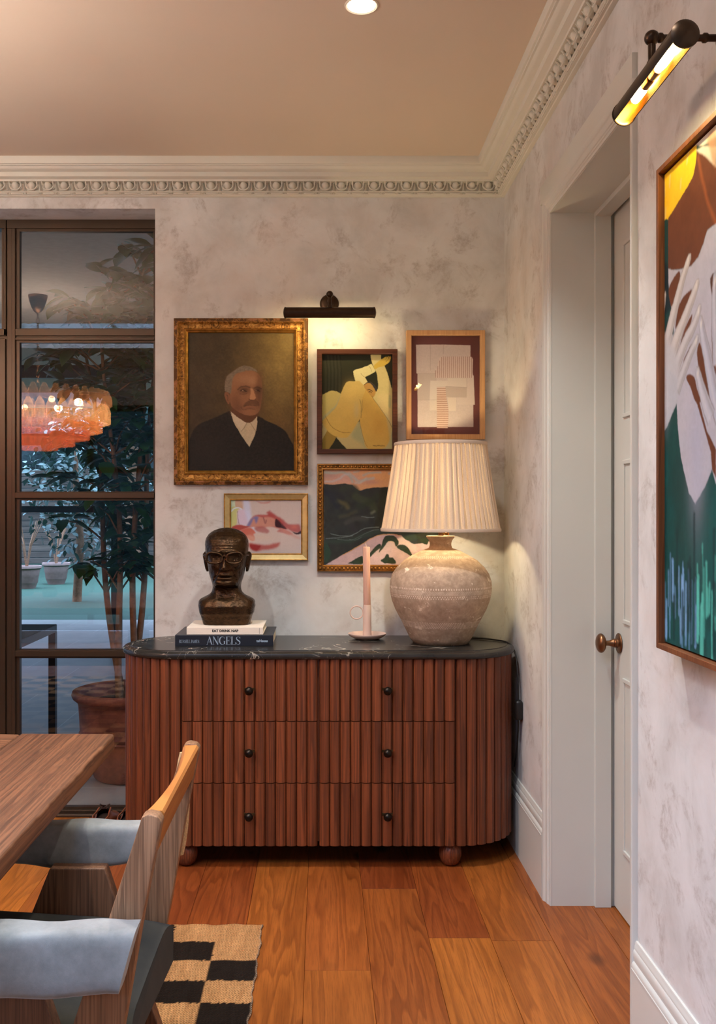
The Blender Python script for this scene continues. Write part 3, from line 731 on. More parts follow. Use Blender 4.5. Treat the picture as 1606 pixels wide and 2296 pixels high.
pat = t.math('MULTIPLY', pat, t.ramp(n2, [(.3, .3), (.55, .85)]))
c = t.mix(pat, c, S(238,222,206)); c = t.mix(chips, c, S(236,222,204))
t.bump(t.math('ADD', t.math('MULTIPLY', n2, .6), t.math('MULTIPLY', pat, -.3)), .22, .004)
CLAY = t.base(c, .85, 0, .2)
urn_px = [(58,1444.5),(61,1440),(70,1427),(85,1396),(103,1365),(110,1347),(113.5,1333),(115.5,1318),(114.5,1302),(109,1285),(99,1271),(82,1256),(66,1246),(52,1239),(44,1234.5),(33,1231),(26,1228),(24,1222),(24.3,1216),(26.5,1210),(30,1206),(31.5,1203),(31,1201),(28,1200.6),(24,1203),(0,1203)]
pts = [(0, 0)]
for i, (w, y) in enumerate(urn_px): pts.append((w*kk*(.985 if w > 90 else 1), max(0, lz(y)-SZT-.0005 if i else 0)))
m = MB(); m.lathe(pts, (lx, ly, SZT), 72); m.build('urn_base', CLAY, lamp, smooth=70, fix=True)
m = MB(); zn = lz(1203); zt2 = lz(1105)-.03
m.lathe([(.0,0),(.013,0),(.013,.004),(.009,.006),(.009,zt2-zn-.03),(.017,zt2-zn-.03),(.017,zt2-zn),(0,zt2-zn)], (lx,ly,zn), 24); m.build('brass_stem', OLDBRASS, lamp, smooth=40, fix=True)
zbulb = lz(1105)
E_BULB = emit('warm_bulb_glass', (1,.72,.38), 25.0)
m = MB(); m.sphere((lx, ly, zbulb), .027, 16, 12, (1,1,1.2)); m.build('bulb', E_BULB, lamp, smooth=80)
add_light('table_lamp_glow', 'POINT', (lx, ly, zbulb), P_TABLE, (1,.79,.46), shadow_soft_size=.03)
t = NT('pleated_linen'); t.t.nodes.remove(t.b); co = t.obj()
weave = t.noise(t.mapping(co, (800,800,800)), 1, 2, .5)
cl = t.ramp(weave, [(.3, S(196,174,152)), (.7, S(220,200,178))])
df = t.n('ShaderNodeBsdfDiffuse', i_0=cl); tl = t.n('ShaderNodeBsdfTranslucent', i_0=cl)
fold = t.attr('rnd').outputs['Fac']; mx = t.n('ShaderNodeMixShader', i_0=t.math('SUBTRACT', .36, t.math('MULTIPLY', fold, .33))); t.l(df.outputs[0], mx.inputs[1]); t.l(tl.outputs[0], mx.inputs[2]); t.l(mx.outputs[0], t.out.inputs['Surface'])
LINEN = t.m
r0, r1 = 133.0*kk, 103.0*kk; zs0, zs1 = lz(1187.5), lz(996.5)
m = MB(); NP = 62; ph = [rng.uniform(-.35,.35) for _ in range(NP)]; dep = [rng.uniform(.5,1.0) for _ in range(NP)]
rings = []
NS = NP*8
for j in range(15):
    v = j/14; rr = r0+(r1-r0)*v; ring = []
    rr += .004*math.sin(PI*v)*-1
    for i in range(NS):
        q = i/8.0; k = int(q) % NP; fr_ = q-int(q)+ph[k]*.12*math.sin(v*3+k)
        tri = math.sin(2*PI*fr_); tri = math.copysign(abs(tri)**.6, tri)
        amp = .0058*dep[k]*(.35+.65*math.sin(PI*min(1, max(.06, v))*.9+.15))
        a = 2*PI*(i/NS)+.012*math.sin(2*PI*fr_*2)*dep[k]; rad = rr+amp*tri-.002
        ring.append((lx+rad*math.cos(a), ly+rad*math.sin(a), zs0+(zs1-zs0)*v))
    rings.append(ring)
m.rings(rings, cap=False)
fw = [rng.uniform(.25,.6) for _ in range(NP)]
m.r = [(1.0 if ((i/8.0)%1.0) < fw[int(i/8.0)%NP] else .02) for j in range(15) for i in range(NS)]
m.build('lamp_shade', LINEN, lamp, smooth=180)
TAPE = plain('linen_binding', S(214,196,178), .9, 0, .1, .04, 200)
for (rr, z, nm) in ((r0+.0005, zs0, 'shade_binding'), (r1+.0005, zs1, 'shade_binding')):
    m = MB(); d = -.008 if z == zs0 else .008
    m.lathe([(rr-.003, z-.006-lz(1200)), (rr+.001, z-.0065-lz(1200)), (rr+.0025, z-lz(1200)), (rr+.001, z+.0065-lz(1200)), (rr-.003, z+.006-lz(1200))], (lx,ly,lz(1200)), 64); m.build(nm, TAPE, lamp, smooth=60)
m = MB()
for i in range(3):
    a = 2*PI*i/3+.4; m.tube([(lx, ly, zs1-.03), (lx+r1*.98*math.cos(a), ly+r1*.98*math.sin(a), zs1-.002)], .0012, 5)
m.tube([(lx, ly, zbulb-.06), (lx+.05, ly, zbulb-.03), (lx+.055, ly, zbulb+.05), (lx, ly, zs1-.03)], .0015, 5)
m.build('shade_carrier', OLDBRASS, lamp)
# flex: over the marble, down between the sideboard and the wall, with an inline switch
RUB = plain('dark_brown_flex', (.012,.008,.006), .5)
fz = SZT+.0042
cp = [(lx+.095, ly+.075, fz), (lx+.135, ly+.10, fz), (.64, 3.945, fz), (.70, 3.90, fz), (.745, 3.845, fz-.004), (.7665, 3.80, fz-.035), (.769, 3.765, .735), (.7685, 3.745, .68), (.767, 3.735, .63), (.7665,3.732,.612)]
def smooth_path(P, n=6):
    P = [np.array(p) for p in P]; Q = [2*P[0]-P[1]]+P+[2*P[-1]-P[-2]]; out = []
    for i in range(1, len(Q)-2):
        for k in range(n):
            u = k/n; a, b, c_, d_ = Q[i-1], Q[i], Q[i+1], Q[i+2]
            out.append(tuple(.5*((2*b)+(-a+c_)*u+(2*a-5*b+4*c_-d_)*u*u+(-a+3*b-3*c_+d_)*u**3)))
    return out+[tuple(P[-1])]
m = MB(); m.tube(smooth_path(cp), .0031, 8); m.tube(smooth_path([(.7665,3.732,.545),(.769,3.745,.5),(.772,3.79,.40),(.7735,3.84,.33)]), .0031, 8); m.build('flex', RUB, lamp, smooth=70)
m = MB(); m.box(.752, .7815, 3.712, 3.752, .540, .617, .011, 4); m.build('inline_switch', plain('black_plastic', (.006,.006,.006), .45), lamp, smooth=40)
# ================================================================== painted canvases (pigment laid on a fine grid)
def vnoise(x, y, seed=0, octaves=4, rough=.55):
    out = np.zeros_like(x); amp = 1.0; tot = 0
    rs = np.random.RandomState(seed)
    for o in range(octaves):
        gsz = 67; G = rs.rand(gsz, gsz); xx = (x*2**o) % (gsz-1); yy = (y*2**o) % (gsz-1)
        xi = xx.astype(int); yi = yy.astype(int); fx = xx-xi; fy = yy-yi; fx = fx*fx*(3-2*fx); fy = fy*fy*(3-2*fy)
        v = G[yi,xi]*(1-fx)*(1-fy)+G[yi,xi+1]*fx*(1-fy)+G[yi+1,xi]*(1-fx)*fy+G[yi+1,xi+1]*fx*fy
        out += amp*v; tot += amp; amp *= rough
    return out/tot
def spl(pts, closed=True, n=5):
    P = np.array(pts, float); N = len(P); out = []
    for i in range(N if closed else N-1):
        g_ = (lambda k: P[k % N]) if closed else (lambda k: P[max(0, min(N-1, k))])
        a, b, c_, d_ = g_(i-1), g_(i), g_(i+1), g_(i+2)
        for k in range(n):
            u = k/n; out.append(.5*((2*b)+(-a+c_)*u+(2*a-5*b+4*c_-d_)*u*u+(-a+3*b-3*c_+d_)*u**3))
    if not closed: out.append(P[-1])
    return np.array(out)
WARP = 2.6
class Canvas:
    # a picture painted in the coordinates of a measuring grid (u right, v down)
    def __init__(s, u0, v0, u1, v1, step, base, illum=(.74,.60,.47), warp=1.0):
        s.nu = int((u1-u0)/step)+1; s.nv = int((v1-v0)/step)+1
        s.u, s.v = np.meshgrid(np.linspace(u0, u1, s.nu), np.linspace(v0, v1, s.nv)); s.step = step
        s.gu, s.gv = s.u, s.v; w = warp*step
        f1 = .11/step*.8; f2 = .5/step*.8
        s.u = s.u+w*(1.6*(vnoise(np.abs(s.gu*f1+3), np.abs(s.gv*f1), 91, 2)-.5)+1.5*(vnoise(np.abs(s.gu*f2), np.abs(s.gv*f2+5), 92, 2)-.5))
        s.v = s.v+w*(1.6*(vnoise(np.abs(s.gu*f1+7), np.abs(s.gv*f1+2), 93, 2)-.5)+1.5*(vnoise(np.abs(s.gu*f2+1), np.abs(s.gv*f2), 94, 2)-.5))
        s.il = np.array(illum); s.c = np.zeros((s.nv, s.nu, 3)); s.c[:] = s.col(base); s.sc = 1.0
    def col(s, c): return np.minimum(np.array(S(*c))/s.il, .92)
    def blend(s, sl, a, c):
        s.c[sl] = s.c[sl]*(1-a[..., None])+np.asarray(c)*a[..., None]
    def _sub(s, P, pad):
        u0, v0 = P.min(0)-pad; u1, v1 = P.max(0)+pad
        pw = 4*s.step; iu = np.where((s.gu[0] >= u0-pw) & (s.gu[0] <= u1+pw))[0]; iv = np.where((s.gv[:,0] >= v0-pw) & (s.gv[:,0] <= v1+pw))[0]
        if len(iu) == 0 or len(iv) == 0: return None
        return (slice(iv[0], iv[-1]+1), slice(iu[0], iu[-1]+1))
    def _dist(s, P, U, V, closed):
        d = np.full(U.shape, 1e18); ins = np.zeros(U.shape, bool); N = len(P)
        for i in range(N if closed else N-1):
            a = P[i]; b = P[(i+1) % N]; e = b-a; L = e@e+1e-12
            tt = np.clip(((U-a[0])*e[0]+(V-a[1])*e[1])/L, 0, 1); d = np.minimum(d, (U-a[0]-tt*e[0])**2+(V-a[1]-tt*e[1])**2)
            if closed and a[1] != b[1]:
                cr = ((a[1] > V) != (b[1] > V)) & (U < (b[0]-a[0])*(V-a[1])/(b[1]-a[1])+a[0]); ins ^= cr
        return np.sqrt(d), ins
    def poly(s, pts, c, soft=None, spline=True, alpha=1.0, var=.0, vs=.05, seed=1, c2=None, grad=None):
        soft = soft or s.step*1.6
        P = spl(pts) if spline else np.array(pts, float)
        sl = s._sub(P, soft*1.2)
        if sl is None: return
        U, V = s.u[sl], s.v[sl]; d, ins = s._dist(P, U, V, True); sd = np.where(ins, -d, d)
        a = np.clip(.5-sd/(2*soft), 0, 1); a = a*a*(3-2*a)*alpha
        C = np.zeros(U.shape+(3,)); C[:] = s.col(c)
        if c2 is not None:
            (gu0, gv0), (gu1, gv1) = grad; gx, gy = gu1-gu0, gv1-gv0
            q = np.clip(((U-gu0)*gx+(V-gv0)*gy)/(gx*gx+gy*gy), 0, 1)[..., None]; C = C*(1-q)+s.col(c2)*q
        if var: C = C*(1+var*2*(vnoise(np.abs(U*vs), np.abs(V*vs), seed)-.5))[..., None]
        s.blend(sl, a, C)
    def stroke(s, pts, w, c, soft=None, alpha=1.0, spline=True):
        soft = soft or s.step*1.2
        P = spl(pts, False) if spline and len(pts) > 2 else np.array(pts, float)
        sl = s._sub(P, w+soft*1.2)
        if sl is None: return
        d, _ = s._dist(P, s.u[sl], s.v[sl], False)
        a = np.clip(.5-(d-w/2)/(2*soft), 0, 1)*alpha; s.blend(sl, a, s.col(c))
    def blob(s, cu, cv, ru, rv, c, alpha=1.0, rot=0):
        P = np.array([[cu-2.2*max(ru,rv), cv-2.2*max(ru,rv)], [cu+2.2*max(ru,rv), cv+2.2*max(ru,rv)]]); sl = s._sub(P, 0)
        if sl is None: return
        x = s.u[sl]-cu; y = s.v[sl]-cv; cr, sr = math.cos(R(rot)), math.sin(R(rot)); x, y = x*cr+y*sr, -x*sr+y*cr
        s.blend(sl, alpha*np.exp(-(x/ru)**2-(y/rv)**2), s.col(c))
    def mottle(s, amp, f, seed, fu=1.0, octaves=4): s.c *= (1+amp*2*(vnoise(np.abs(s.u*f*fu), np.abs(s.v*f), seed, octaves)-.5))[..., None]
    def build(s, name, parent, T, mat):
        ox, oy, oz = LOC.get(parent.name, (0,0,0)) if parent else (0,0,0)
        X, Y, Z = T(s.gu, s.gv); X = X+np.zeros_like(s.u); Y = Y+np.zeros_like(s.u); Z = Z+np.zeros_like(s.u)
        co = np.stack([X-ox, Y-oy, Z-oz], -1).reshape(-1, 3)
        idx = np.arange(s.nu*s.nv).reshape(s.nv, s.nu)
        f = np.stack([idx[:-1,:-1], idx[1:,:-1], idx[1:,1:], idx[:-1,1:]], -1).reshape(-1, 4)
        me = bpy.data.meshes.new(name); n = len(co); k = len(f)
        me.vertices.add(n); me.vertices.foreach_set('co', co.ravel().astype(np.float32))
        me.loops.add(k*4); me.loops.foreach_set('vertex_index', f.ravel().astype(np.int32))
        me.polygons.add(k); me.polygons.foreach_set('loop_start', (np.arange(k)*4).astype(np.int32))
        me.update(calc_edges=True); me.materials.append(mat)
        at = me.color_attributes.new('pigment', 'FLOAT_COLOR', 'POINT')
        cc = np.ones((n, 4), np.float32); cc[:, :3] = np.clip(s.c, 0, 1).reshape(-1, 3); at.data.foreach_set('color', cc.ravel())
        o = bpy.data.objects.new(name, me); COL.objects.link(o)
        if parent: o.parent = parent; LOC[o.name] = (ox, oy, oz)
        return o
def paint_mat(name, rough, bump=.15, weave=700, spec=.22):
    t = NT(name); c = t.attr('pigment').outputs['Color']; co = t.obj()
    n = t.noise(co, weave, 3, .6); t.bump(t.math('ADD', n, t.noise(co, 60, 4, .6)), bump, .001)
    return t.base(c, rough, 0, spec)
OILP = paint_mat('oil_paint_on_canvas', .42, .08); PRINT = paint_mat('paper_print', .7, .05); ACRYL = paint_mat('acrylic_on_canvas', .5, .1)
PICGLASS = glass_mat('picture_glass', .035)

def ring_frame(m, x0, x1, z0, z1, prof, y):
    # mitred moulding round a rectangle: prof = (inset from the outer edge, projection from the wall plane y)
    rr = [[(x0+i, y-d, z0+i) for i, d in prof], [(x1-i, y-d, z0+i) for i, d in prof], [(x1-i, y-d, z1-i) for i, d in prof], [(x0+i, y-d, z1-i) for i, d in prof]]
    n = len(prof); vs = [p for r in rr for p in r]; fs = []
    for j in range(4):
        j2 = (j+1) % 4
        for i in range(n-1): fs.append((j*n+i, j2*n+i, j2*n+i+1, j*n+i+1))
    m.add(vs, fs)
FY = 4.085       # front plane of the pictures
fx = lambda p: PX(p, FY); fz_ = lambda p: PZ(p, FY)
def picture(name, px0, py0, px1, py1, label, cat, prof, mat, cdepth):
    x0, x1, z0, z1 = fx(px0), fx(px1), fz_(py1), fz_(py0)
    t = thing(name, ((x0+x1)/2, YW, z0), label, cat)
    m = MB(); ring_frame(m, x0, x1, z0, z1, [(0,0)]+prof, YW-.0005); return t, m, (x0, x1, z0, z1)
def wallmap(y): return lambda u, v: (PX(u, FY), y, PZ(v, FY))
def backing(t, x0, x1, z0, z1, y):
    m = MB(); m.box(x0, x1, y, YW-.001, z0, z1); m.build('backing_board', plain('backing_board', (.05,.035,.022), .9), t)

# ------------------------------------------------------------------ gilt portrait
t = NT('worn_carved_gilt'); co = t.obj()
n1 = t.noise(co, 46, 5, .7, 1.6); n2 = t.noise(co, 150, 3, .6); n3 = t.noise(t.mapping(co, loc=(5,3,1)), 16, 5, .7)
g1 = t.ramp(n1, [(.34, (.055,.024,.006)), (.5, (.36,.17,.035)), (.68, (.70,.40,.11))])
t.bump(t.math('ADD', t.math('MULTIPLY', n1, .8), t.math('MULTIPLY', n2, .2)), .8, .006)
GILT_CARVED = t.base(g1, .42, .75, .5)
def gilt(name, col, rough=.34, dirt=.45, metal=.85):
    t = NT(name); n = t.noise(t.obj(), 30, 5, .65); n2 = t.noise(t.mapping(t.obj(), loc=(2,2,2)), 140, 3, .6)
    c = t.ramp(n, [(.3, tuple(x*dirt for x in col)), (.6, col)]); t.bump(n2, .1, .002)
    return t.base(c, rough, metal, .5)
GILT = gilt('gilt_moulding', (.62,.33,.075)); GILT_PALE = gilt('pale_champagne_gilt', (.62,.47,.20), .4, .8, .6); GILT_BEAD = gilt('antique_gilt', (.50,.23,.05), .36, .4)
t = NT('worn_gilt_edge'); n = t.noise(t.mapping(t.obj(), (26,26,26)), 1, 4, .75)
GILT_WORN = t.base(t.ramp(n, [(.42, (.10,.045,.014)), (.50, (.28,.13,.03)), (.58, S(176,120,82))], 'CONSTANT'), .6, .3, .4)
tt, m, (x0,x1,z0,z1) = picture('framed_portrait', 389.5, 713, 691, 1087, 'antique oil portrait of a grey-haired man in ornate worn gilt frame', 'painting',
    [(0,.020),(.003,.022)], None, 0)
pp = FY/F
ring_frame(m, x0, x1, z0, z1, [(.003,.022),(.009,.026),(.013,.030),(.0155,.030)], YW)
fr1 = m.build('frame', GILT_WORN, tt, smooth=30, fix=False)
m = MB(); ring_frame(m, x0+.0155, x1-.0155, z0+.0155, z1-.0155, [(0,.030),(.0035,.033),(.006,.031),(.0075,.028),(.013,.024),(.020,.0225),(.027,.0235),(.030,.026),(.0315,.0285)], YW); m.build('carved_moulding', GILT_CARVED, tt, smooth=40)
m = MB(); q = .0470; ring_frame(m, x0+q, x1-q, z0+q, z1-q, [(0,.0285),(.0025,.0305),(.005,.029),(.0055,.026),(.009,.023),(.0135,.0185),(.0145,.012)], YW); m.build('inner_slip', GILT, tt, smooth=40)
# painting: coordinates of the head in a grid of 8.03 per pixel
cv = Canvas(417, 741, 664, 1059, .82, (74,56,30), (1.0,.84,.68))
UV = lambda P: [(480+x/8.03, 800+y/8.03) for x, y in P]
U3 = lambda P: [(370+x/4.589, 620+y/4.589) for x, y in P]
cv.blob(640, 800, 110, 150, (112,86,44), .55); cv.blob(440, 930, 60, 140, (66,48,30), .6); cv.blob(620, 960, 60, 60, (104,72,36), .5); cv.blob(470, 780, 90, 60, (58,44,26), .5); cv.blob(505, 990, 30, 20, (96,74,38), .5)
cv.blob(640, 790, 70, 130, (150,116,58), .55); cv.mottle(.28, .045, 5); cv.mottle(.18, .3, 8)  # picture light's warm glow painted into the right of the background
cv.poly(U3([(222,1760),(262,1640),(300,1560),(360,1510),(450,1470),(560,1425),(640,1388),(672,1385),(950,1432),(1040,1480),(1150,1528),(1240,1590),(1290,1680),(1345,1800),(1345,2020),(222,2020)]), (36,28,20), 1.6, var=.45, vs=.3, seed=4)
cv.blob(470, 1010, 40, 40, (48,38,28), .4)
cv.poly(U3([(668,1386),(735,1440),(800,1480),(850,1500),(905,1475),(946,1428),(948,1500),(925,1625),(866,1750),(800,1655),(715,1520)]), (186,160,122), .9, False, var=.12, vs=.2)
sk = (140,92,58)
cv.poly(UV([(290,975),(300,1010),(400,1090),(500,1160),(600,1185),(660,1180),(760,1090),(800,1020),(760,900),(420,860)]), (92,56,32), 1.5)
cv.poly(UV([(290,480),(320,340),(420,260),(560,225),(700,240),(800,310),(850,420),(866,560),(862,700),(850,840),(815,960),(740,1035),(620,1050),(480,1010),(370,940),(300,860),(280,700)]), sk, 1.3)
cv.blob(*UV([(810,700)])[0], 10, 34, (88,54,32), .75); cv.blob(*UV([(380,800)])[0], 15, 20, (108,64,38), .6); cv.blob(*UV([(560,390)])[0], 24, 13, (164,112,74), .55); cv.blob(*UV([(690,430)])[0], 9, 10, (170,118,78), .5); cv.blob(*UV([(820,400)])[0], 8, 20, (104,66,38), .6)
cv.poly(UV([(190,540),(195,420),(240,330),(330,260),(430,190),(540,150),(640,165),(740,215),(772,265),(700,240),(600,238),(500,262),(410,290),(345,360),(318,470),(310,590),(285,650),(235,630),(195,610)]), (120,98,74), 1.4, var=.35, vs=.5)
cv.poly(UV([(185,650),(215,628),(260,650),(284,720),(280,800),(255,850),(215,790),(190,720)]), (128,80,50), 1); cv.stroke(UV([(215,680),(240,700),(245,780)]), .9, (70,40,24))
cv.blob(*UV([(540,590)])[0], 12, 8, (74,44,26), .85); cv.blob(*UV([(790,590)])[0], 8, 7.5, (66,40,24), .85)
cv.stroke(UV([(425,580),(480,535),(560,520),(640,545)]), 2.4, (66,42,26), 1.2, .75); cv.stroke(UV([(715,560),(780,540),(850,565)]), 2.4, (60,38,24), 1.2, .75)
cv.stroke(UV([(470,610),(520,592),(580,615)]), 1.6, (44,26,16), .9); cv.stroke(UV([(740,610),(780,595),(815,612)]), 1.5, (42,26,16), .9); cv.blob(*UV([(515,604)])[0], 1.4, 1.0, (190,150,110), .9); cv.blob(*UV([(752,604)])[0], 1.1, .9, (160,120,84), .9)
cv.stroke(UV([(460,660),(520,670),(590,650)]), 1.0, (88,52,32), 1.2, .8)
cv.poly(UV([(655,570),(690,575),(720,640),(745,720),(725,765),(670,765),(630,755),(640,720),(660,660)]), (186,128,84), 1.3, alpha=.75); cv.stroke(UV([(625,752),(660,775),(720,772),(750,755)]), 1.6, (60,34,20), 1.0, .8)
cv.poly(UV([(520,880),(560,820),(640,775),(740,770),(800,800),(815,870),(760,870),(690,850),(610,862),(545,895)]), (84,52,32), 1.6, alpha=.7)
cv.stroke(UV([(540,885),(600,866),(680,862),(760,880)]), 1.8, (58,34,22), 1.0, .85); cv.blob(*UV([(650,900)])[0], 13, 3.4, (124,76,50), .7); cv.stroke(UV([(480,900),(510,940),(560,945)]), 1.2, (84,50,32), 1.5, .7); cv.blob(*UV([(640,985)])[0], 15, 6, (140,90,58), .5); cv.stroke(UV([(560,940),(640,925),(730,940)]), 1.6, (76,44,28), 1.5, .6); cv.blob(*UV([(420,930)])[0], 12, 12, (96,58,36), .6)
cv.poly(UV([(295,985),(430,1090),(560,1175),(585,1185),(500,1330),(420,1230),(345,1130)]), (196,170,134), .9, False); cv.poly(UV([(640,1185),(700,1150),(772,1070),(775,1190),(755,1330),(700,1260)]), (186,160,124), .9, False)
cv.stroke(UV([(580,1190),(545,1260),(495,1330)]), 1.2, (120,96,70), .8); cv.stroke(UV([(650,1190),(700,1260),(750,1330)]), 1.0, (126,102,74), .8)
cv.mottle(.10, .5, 3)
cv.build('painting', tt, wallmap(YW-.011), OILP)
# ------------------------------------------------------------------ seated figure in pale clothes
WALNUT = wood('walnut_frame', S(52,26,14), S(92,50,28), 'X', 2, .38, .3)
tt, m, (x0,x1,z0,z1) = picture('framed_figure_painting', 711, 783, 891.5, 1018, 'dark walnut framed painting of a folded figure in pale yellow clothes', 'painting', [(0,.030),(.002,.032),(.0195,.032),(.0215,.030),(.0215,.010)], None, 0)
m.build('frame', WALNUT, tt)
cv = Canvas(722, 793, 880.5, 1008, .7, (44,40,22), (1.15,1.02,.80)); K = lambda P: [(700+x/8.03, 770+y/8.03) for x, y in P]
for k in range(5): cv.stroke(K([(225+k*62,200),(245+k*62,500),(240+k*62,880)]), 3.5, (56,50,32), 2.0, .7); cv.stroke(K([(255+k*62,200),(280+k*62,520),(272+k*62,880)]), 1.4, (26,22,12), 1.2, .8)
ye = (226,186,104); yp = (222,200,128)
cv.poly(K([(1068,180),(1228,180),(1250,260),(1310,400),(1370,560),(1420,740),(1450,900),(1450,1560),(1300,1400),(1100,980),(1190,800),(1180,600),(1150,480),(1090,360)]), (216,184,112), .9, var=.06, vs=.1)
cv.poly(K([(1180,960),(1330,900),(1450,960),(1450,1600),(1250,1300)]), (222,186,116), 5)
cv.poly(K([(1390,930),(1420,950),(1425,1120),(1390,1160),(1378,1060)]), (180,170,112), 2.0, alpha=.7)
cv.poly(K([(745,500),(770,468),(860,445),(960,410),(1060,365),(1080,370),(1110,420),(1142,470),(1140,500),(1060,545),(960,598),(985,650),(1000,720),(930,790),(800,760),(780,670),(760,580)]), (228,200,130), .9)
cv.stroke(K([(1030,400),(1065,450),(1078,500)]), .8, (170,140,70), .7); cv.stroke(K([(880,530),(910,570),(960,600)]), .8, (150,120,60), .7, .8)
cv.poly(K([(1112,400),(1160,350),(1240,285),(1300,250),(1345,225),(1350,240),(1385,218),(1390,235),(1415,215),(1422,260),(1395,320),(1340,370),(1290,400),(1200,425),(1140,455)]), (214,168,64), .9); cv.stroke(K([(1385,235),(1370,280),(1338,315)]), .8, (110,80,30), .6); cv.stroke(K([(1350,235),(1330,280)]), .7, (130,96,40), .6)
cv.poly(K([(185,940),(190,915),(260,880),(330,845),(380,842),(450,860),(520,895),(560,900),(520,1040),(400,1180),(280,1300),(185,1380)]), (206,176,96), 1); cv.poly(K([(185,1330),(300,1220),(430,1100),(500,950),(530,910),(540,1000),(420,1170),(260,1310),(195,1385)]), (176,166,120), 2, alpha=.7)
cv.poly(K([(190,1420),(270,1560),(200,1720),(185,1760)]), (206,176,110), 1); cv.poly(K([(270,1560),(330,1610),(440,1680),(380,1790),(300,1900),(185,1900),(190,1720)]), (160,122,48), 1, False)
cv.poly(K([(440,1690),(560,1560),(850,1400),(1000,1500),(1100,1720),(1450,1450),(1450,1900),(630,1900),(540,1810)]), (196,166,102), 1.2, False); cv.poly(K([(720,1640),(800,1500),(860,1400),(900,1560),(960,1780),(1000,1880),(900,1800),(760,1720)]), (150,150,104), 6, alpha=.6)
cv.blob(*K([(1440,1640)])[0], 2.5, 9, (60,90,100), .7)
cv.poly(K([(865,1400),(850,1000),(870,780),(930,770),(1100,980),(1240,1180),(1380,1400),(1445,1530),(1400,1740),(1300,1880),(1010,1890),(940,1760),(900,1580)]), (216,164,74), 1, var=.08, vs=.06); cv.blob(*K([(1200,1500)])[0], 18, 30, (206,148,60), .6)
cv.poly(K([(1330,1250),(1450,1520),(1450,1900),(1330,1900),(1400,1700)]), (196,178,118), 3, alpha=.6)
cv.poly(K([(640,680),(760,675),(850,668),(930,760),(960,840),(900,1000),(900,1150),(890,1300),(820,1420),(740,1560),(680,1640),(620,1690),(480,1690),(330,1620),(240,1520),(190,1420),(200,1380),(330,1250),(440,1130),(500,980),(530,870),(580,760)]), ye, 1, var=.09, vs=.05, c2=(214,166,76), grad=((690,780),(740,980)))
cv.blob(*K([(700,900)])[0], 14, 22, (236,190,96), .6); cv.blob(*K([(800,1200)])[0], 6, 18, (206,176,112), .7)
cv.stroke(K([(245,1310),(300,1420),(400,1530),(540,1595),(690,1600)]), .9, (130,96,40), .7); cv.stroke(K([(860,1010),(880,1080),(890,1200),(885,1330)]), 1.2, (120,100,50), 1.0, .8); cv.stroke(K([(900,1010),(915,1120),(895,1240)]), 1, (140,116,60), 1.0, .7); cv.stroke(K([(1100,980),(1240,1170),(1370,1370),(1445,1510)]), .8, (120,96,44), .6); cv.stroke(K([(860,1410),(890,1560),(940,1740),(1000,1860)]), .8, (130,108,60), .6)
cv.poly(K([(930,750),(990,700),(1060,690),(1130,760),(1150,860),(1110,960),(1060,930),(990,850)]), (196,140,66), 1); cv.poly(K([(930,750),(980,695),(1050,683),(1130,740),(1172,800),(1160,858),(1130,820),(1090,750),(1040,705),(980,715)]), (64,52,44), .9)
cv.stroke(K([(1005,830),(1040,825),(1085,858)]), 1.4, (60,40,24), .7); cv.stroke(K([(1025,870),(1045,862),(1070,876)]), 1.3, (50,34,20), .7)
rs_ = random.Random(4)
for k in range(12): u_ = 1100+k*18; cv.stroke(K([(u_,1845+rs_.uniform(-6,4)),(u_+8,1832+rs_.uniform(-6,6)),(u_+14,1846)]), .6, (60,46,24), .5)
cv.mottle(.05, .4, 6); cv.c *= np.array([.98, 1.10, 1.12])
cv.build('painting', tt, wallmap(YW-.011), ACRYL)
# ------------------------------------------------------------------ textile collage
PALEOAK = wood('pale_oak_frame', S(186,138,90), S(214,168,118), 'Z', 2, .5, .12)
tt, m, (x0,x1,z0,z1) = picture('framed_textile_collage', 911.5, 741, 1087.5, 985, 'pale oak framed collage of linen and striped ticking on maroon', 'textile artwork', [(0,.032),(.0015,.033),(.0195,.033),(.021,.032),(.021,.008)], None, 0)
m.build('frame', PALEOAK, tt)
cv = Canvas(921, 751, 1078, 976, .7, (98,52,44), (.86,.74,.60), .35); K = lambda P: [(900+x/8.03, 730+y/8.03) for x, y in P]
ln = (196,172,152)
cv.poly(K([(272,335),(760,332),(1255,345),(1255,640),(1300,880),(1332,1418),(1305,1420),(1308,1820),(300,1822),(300,860),(280,850)]), ln, .7, False, var=.08, vs=.5)
for P, c_ in (([(300,860),(640,855),(640,1330),(300,1335)], (186,163,142)), ([(530,985),(840,985),(840,1085),(650,1090),(650,1520),(515,1520),(520,1260)], (206,184,160)), ([(800,1085),(1190,1110),(1190,1290),(820,1280)], (184,160,138)), ([(840,940),(1190,940),(1190,1100),(840,1085)], (204,182,158)), ([(1190,880),(1312,890),(1332,1418),(1010,1418),(1010,1290),(1190,1290)], (202,178,156)), ([(840,1290),(1000,1290),(990,1530),(860,1530)], (208,184,158))):
    cv.poly(K(P), c_, .8, False)
for P in ([(300,850),(640,858)], [(765,335),(765,500)], [(300,1335),(640,1330)], [(810,1085),(1190,1112)], [(1190,940),(1190,1110)], [(530,340),(530,800)]): cv.stroke(K(P), .6, (150,122,104), .5, .8)
cv.poly(K([(615,935),(640,790),(690,580),(720,560),(800,548),(1280,556),(1300,600),(1290,932)]), (204,176,154), .7, False)
for k in range(19):
    u_ = 628+k*36; v0 = 552 if u_ > 740 else (700-(u_-660)*1.8 if u_ > 665 else 800-(u_-628)*2)
    cv.stroke(K([(u_,930),(u_,max(552, v0))]), 1.15, (138,86,66), .5, .85)
cv.poly(K([(650,1103),(800,1103),(812,1260),(850,1480),(855,1600),(845,1840),(650,1838)]), (206,172,144), .7, False)
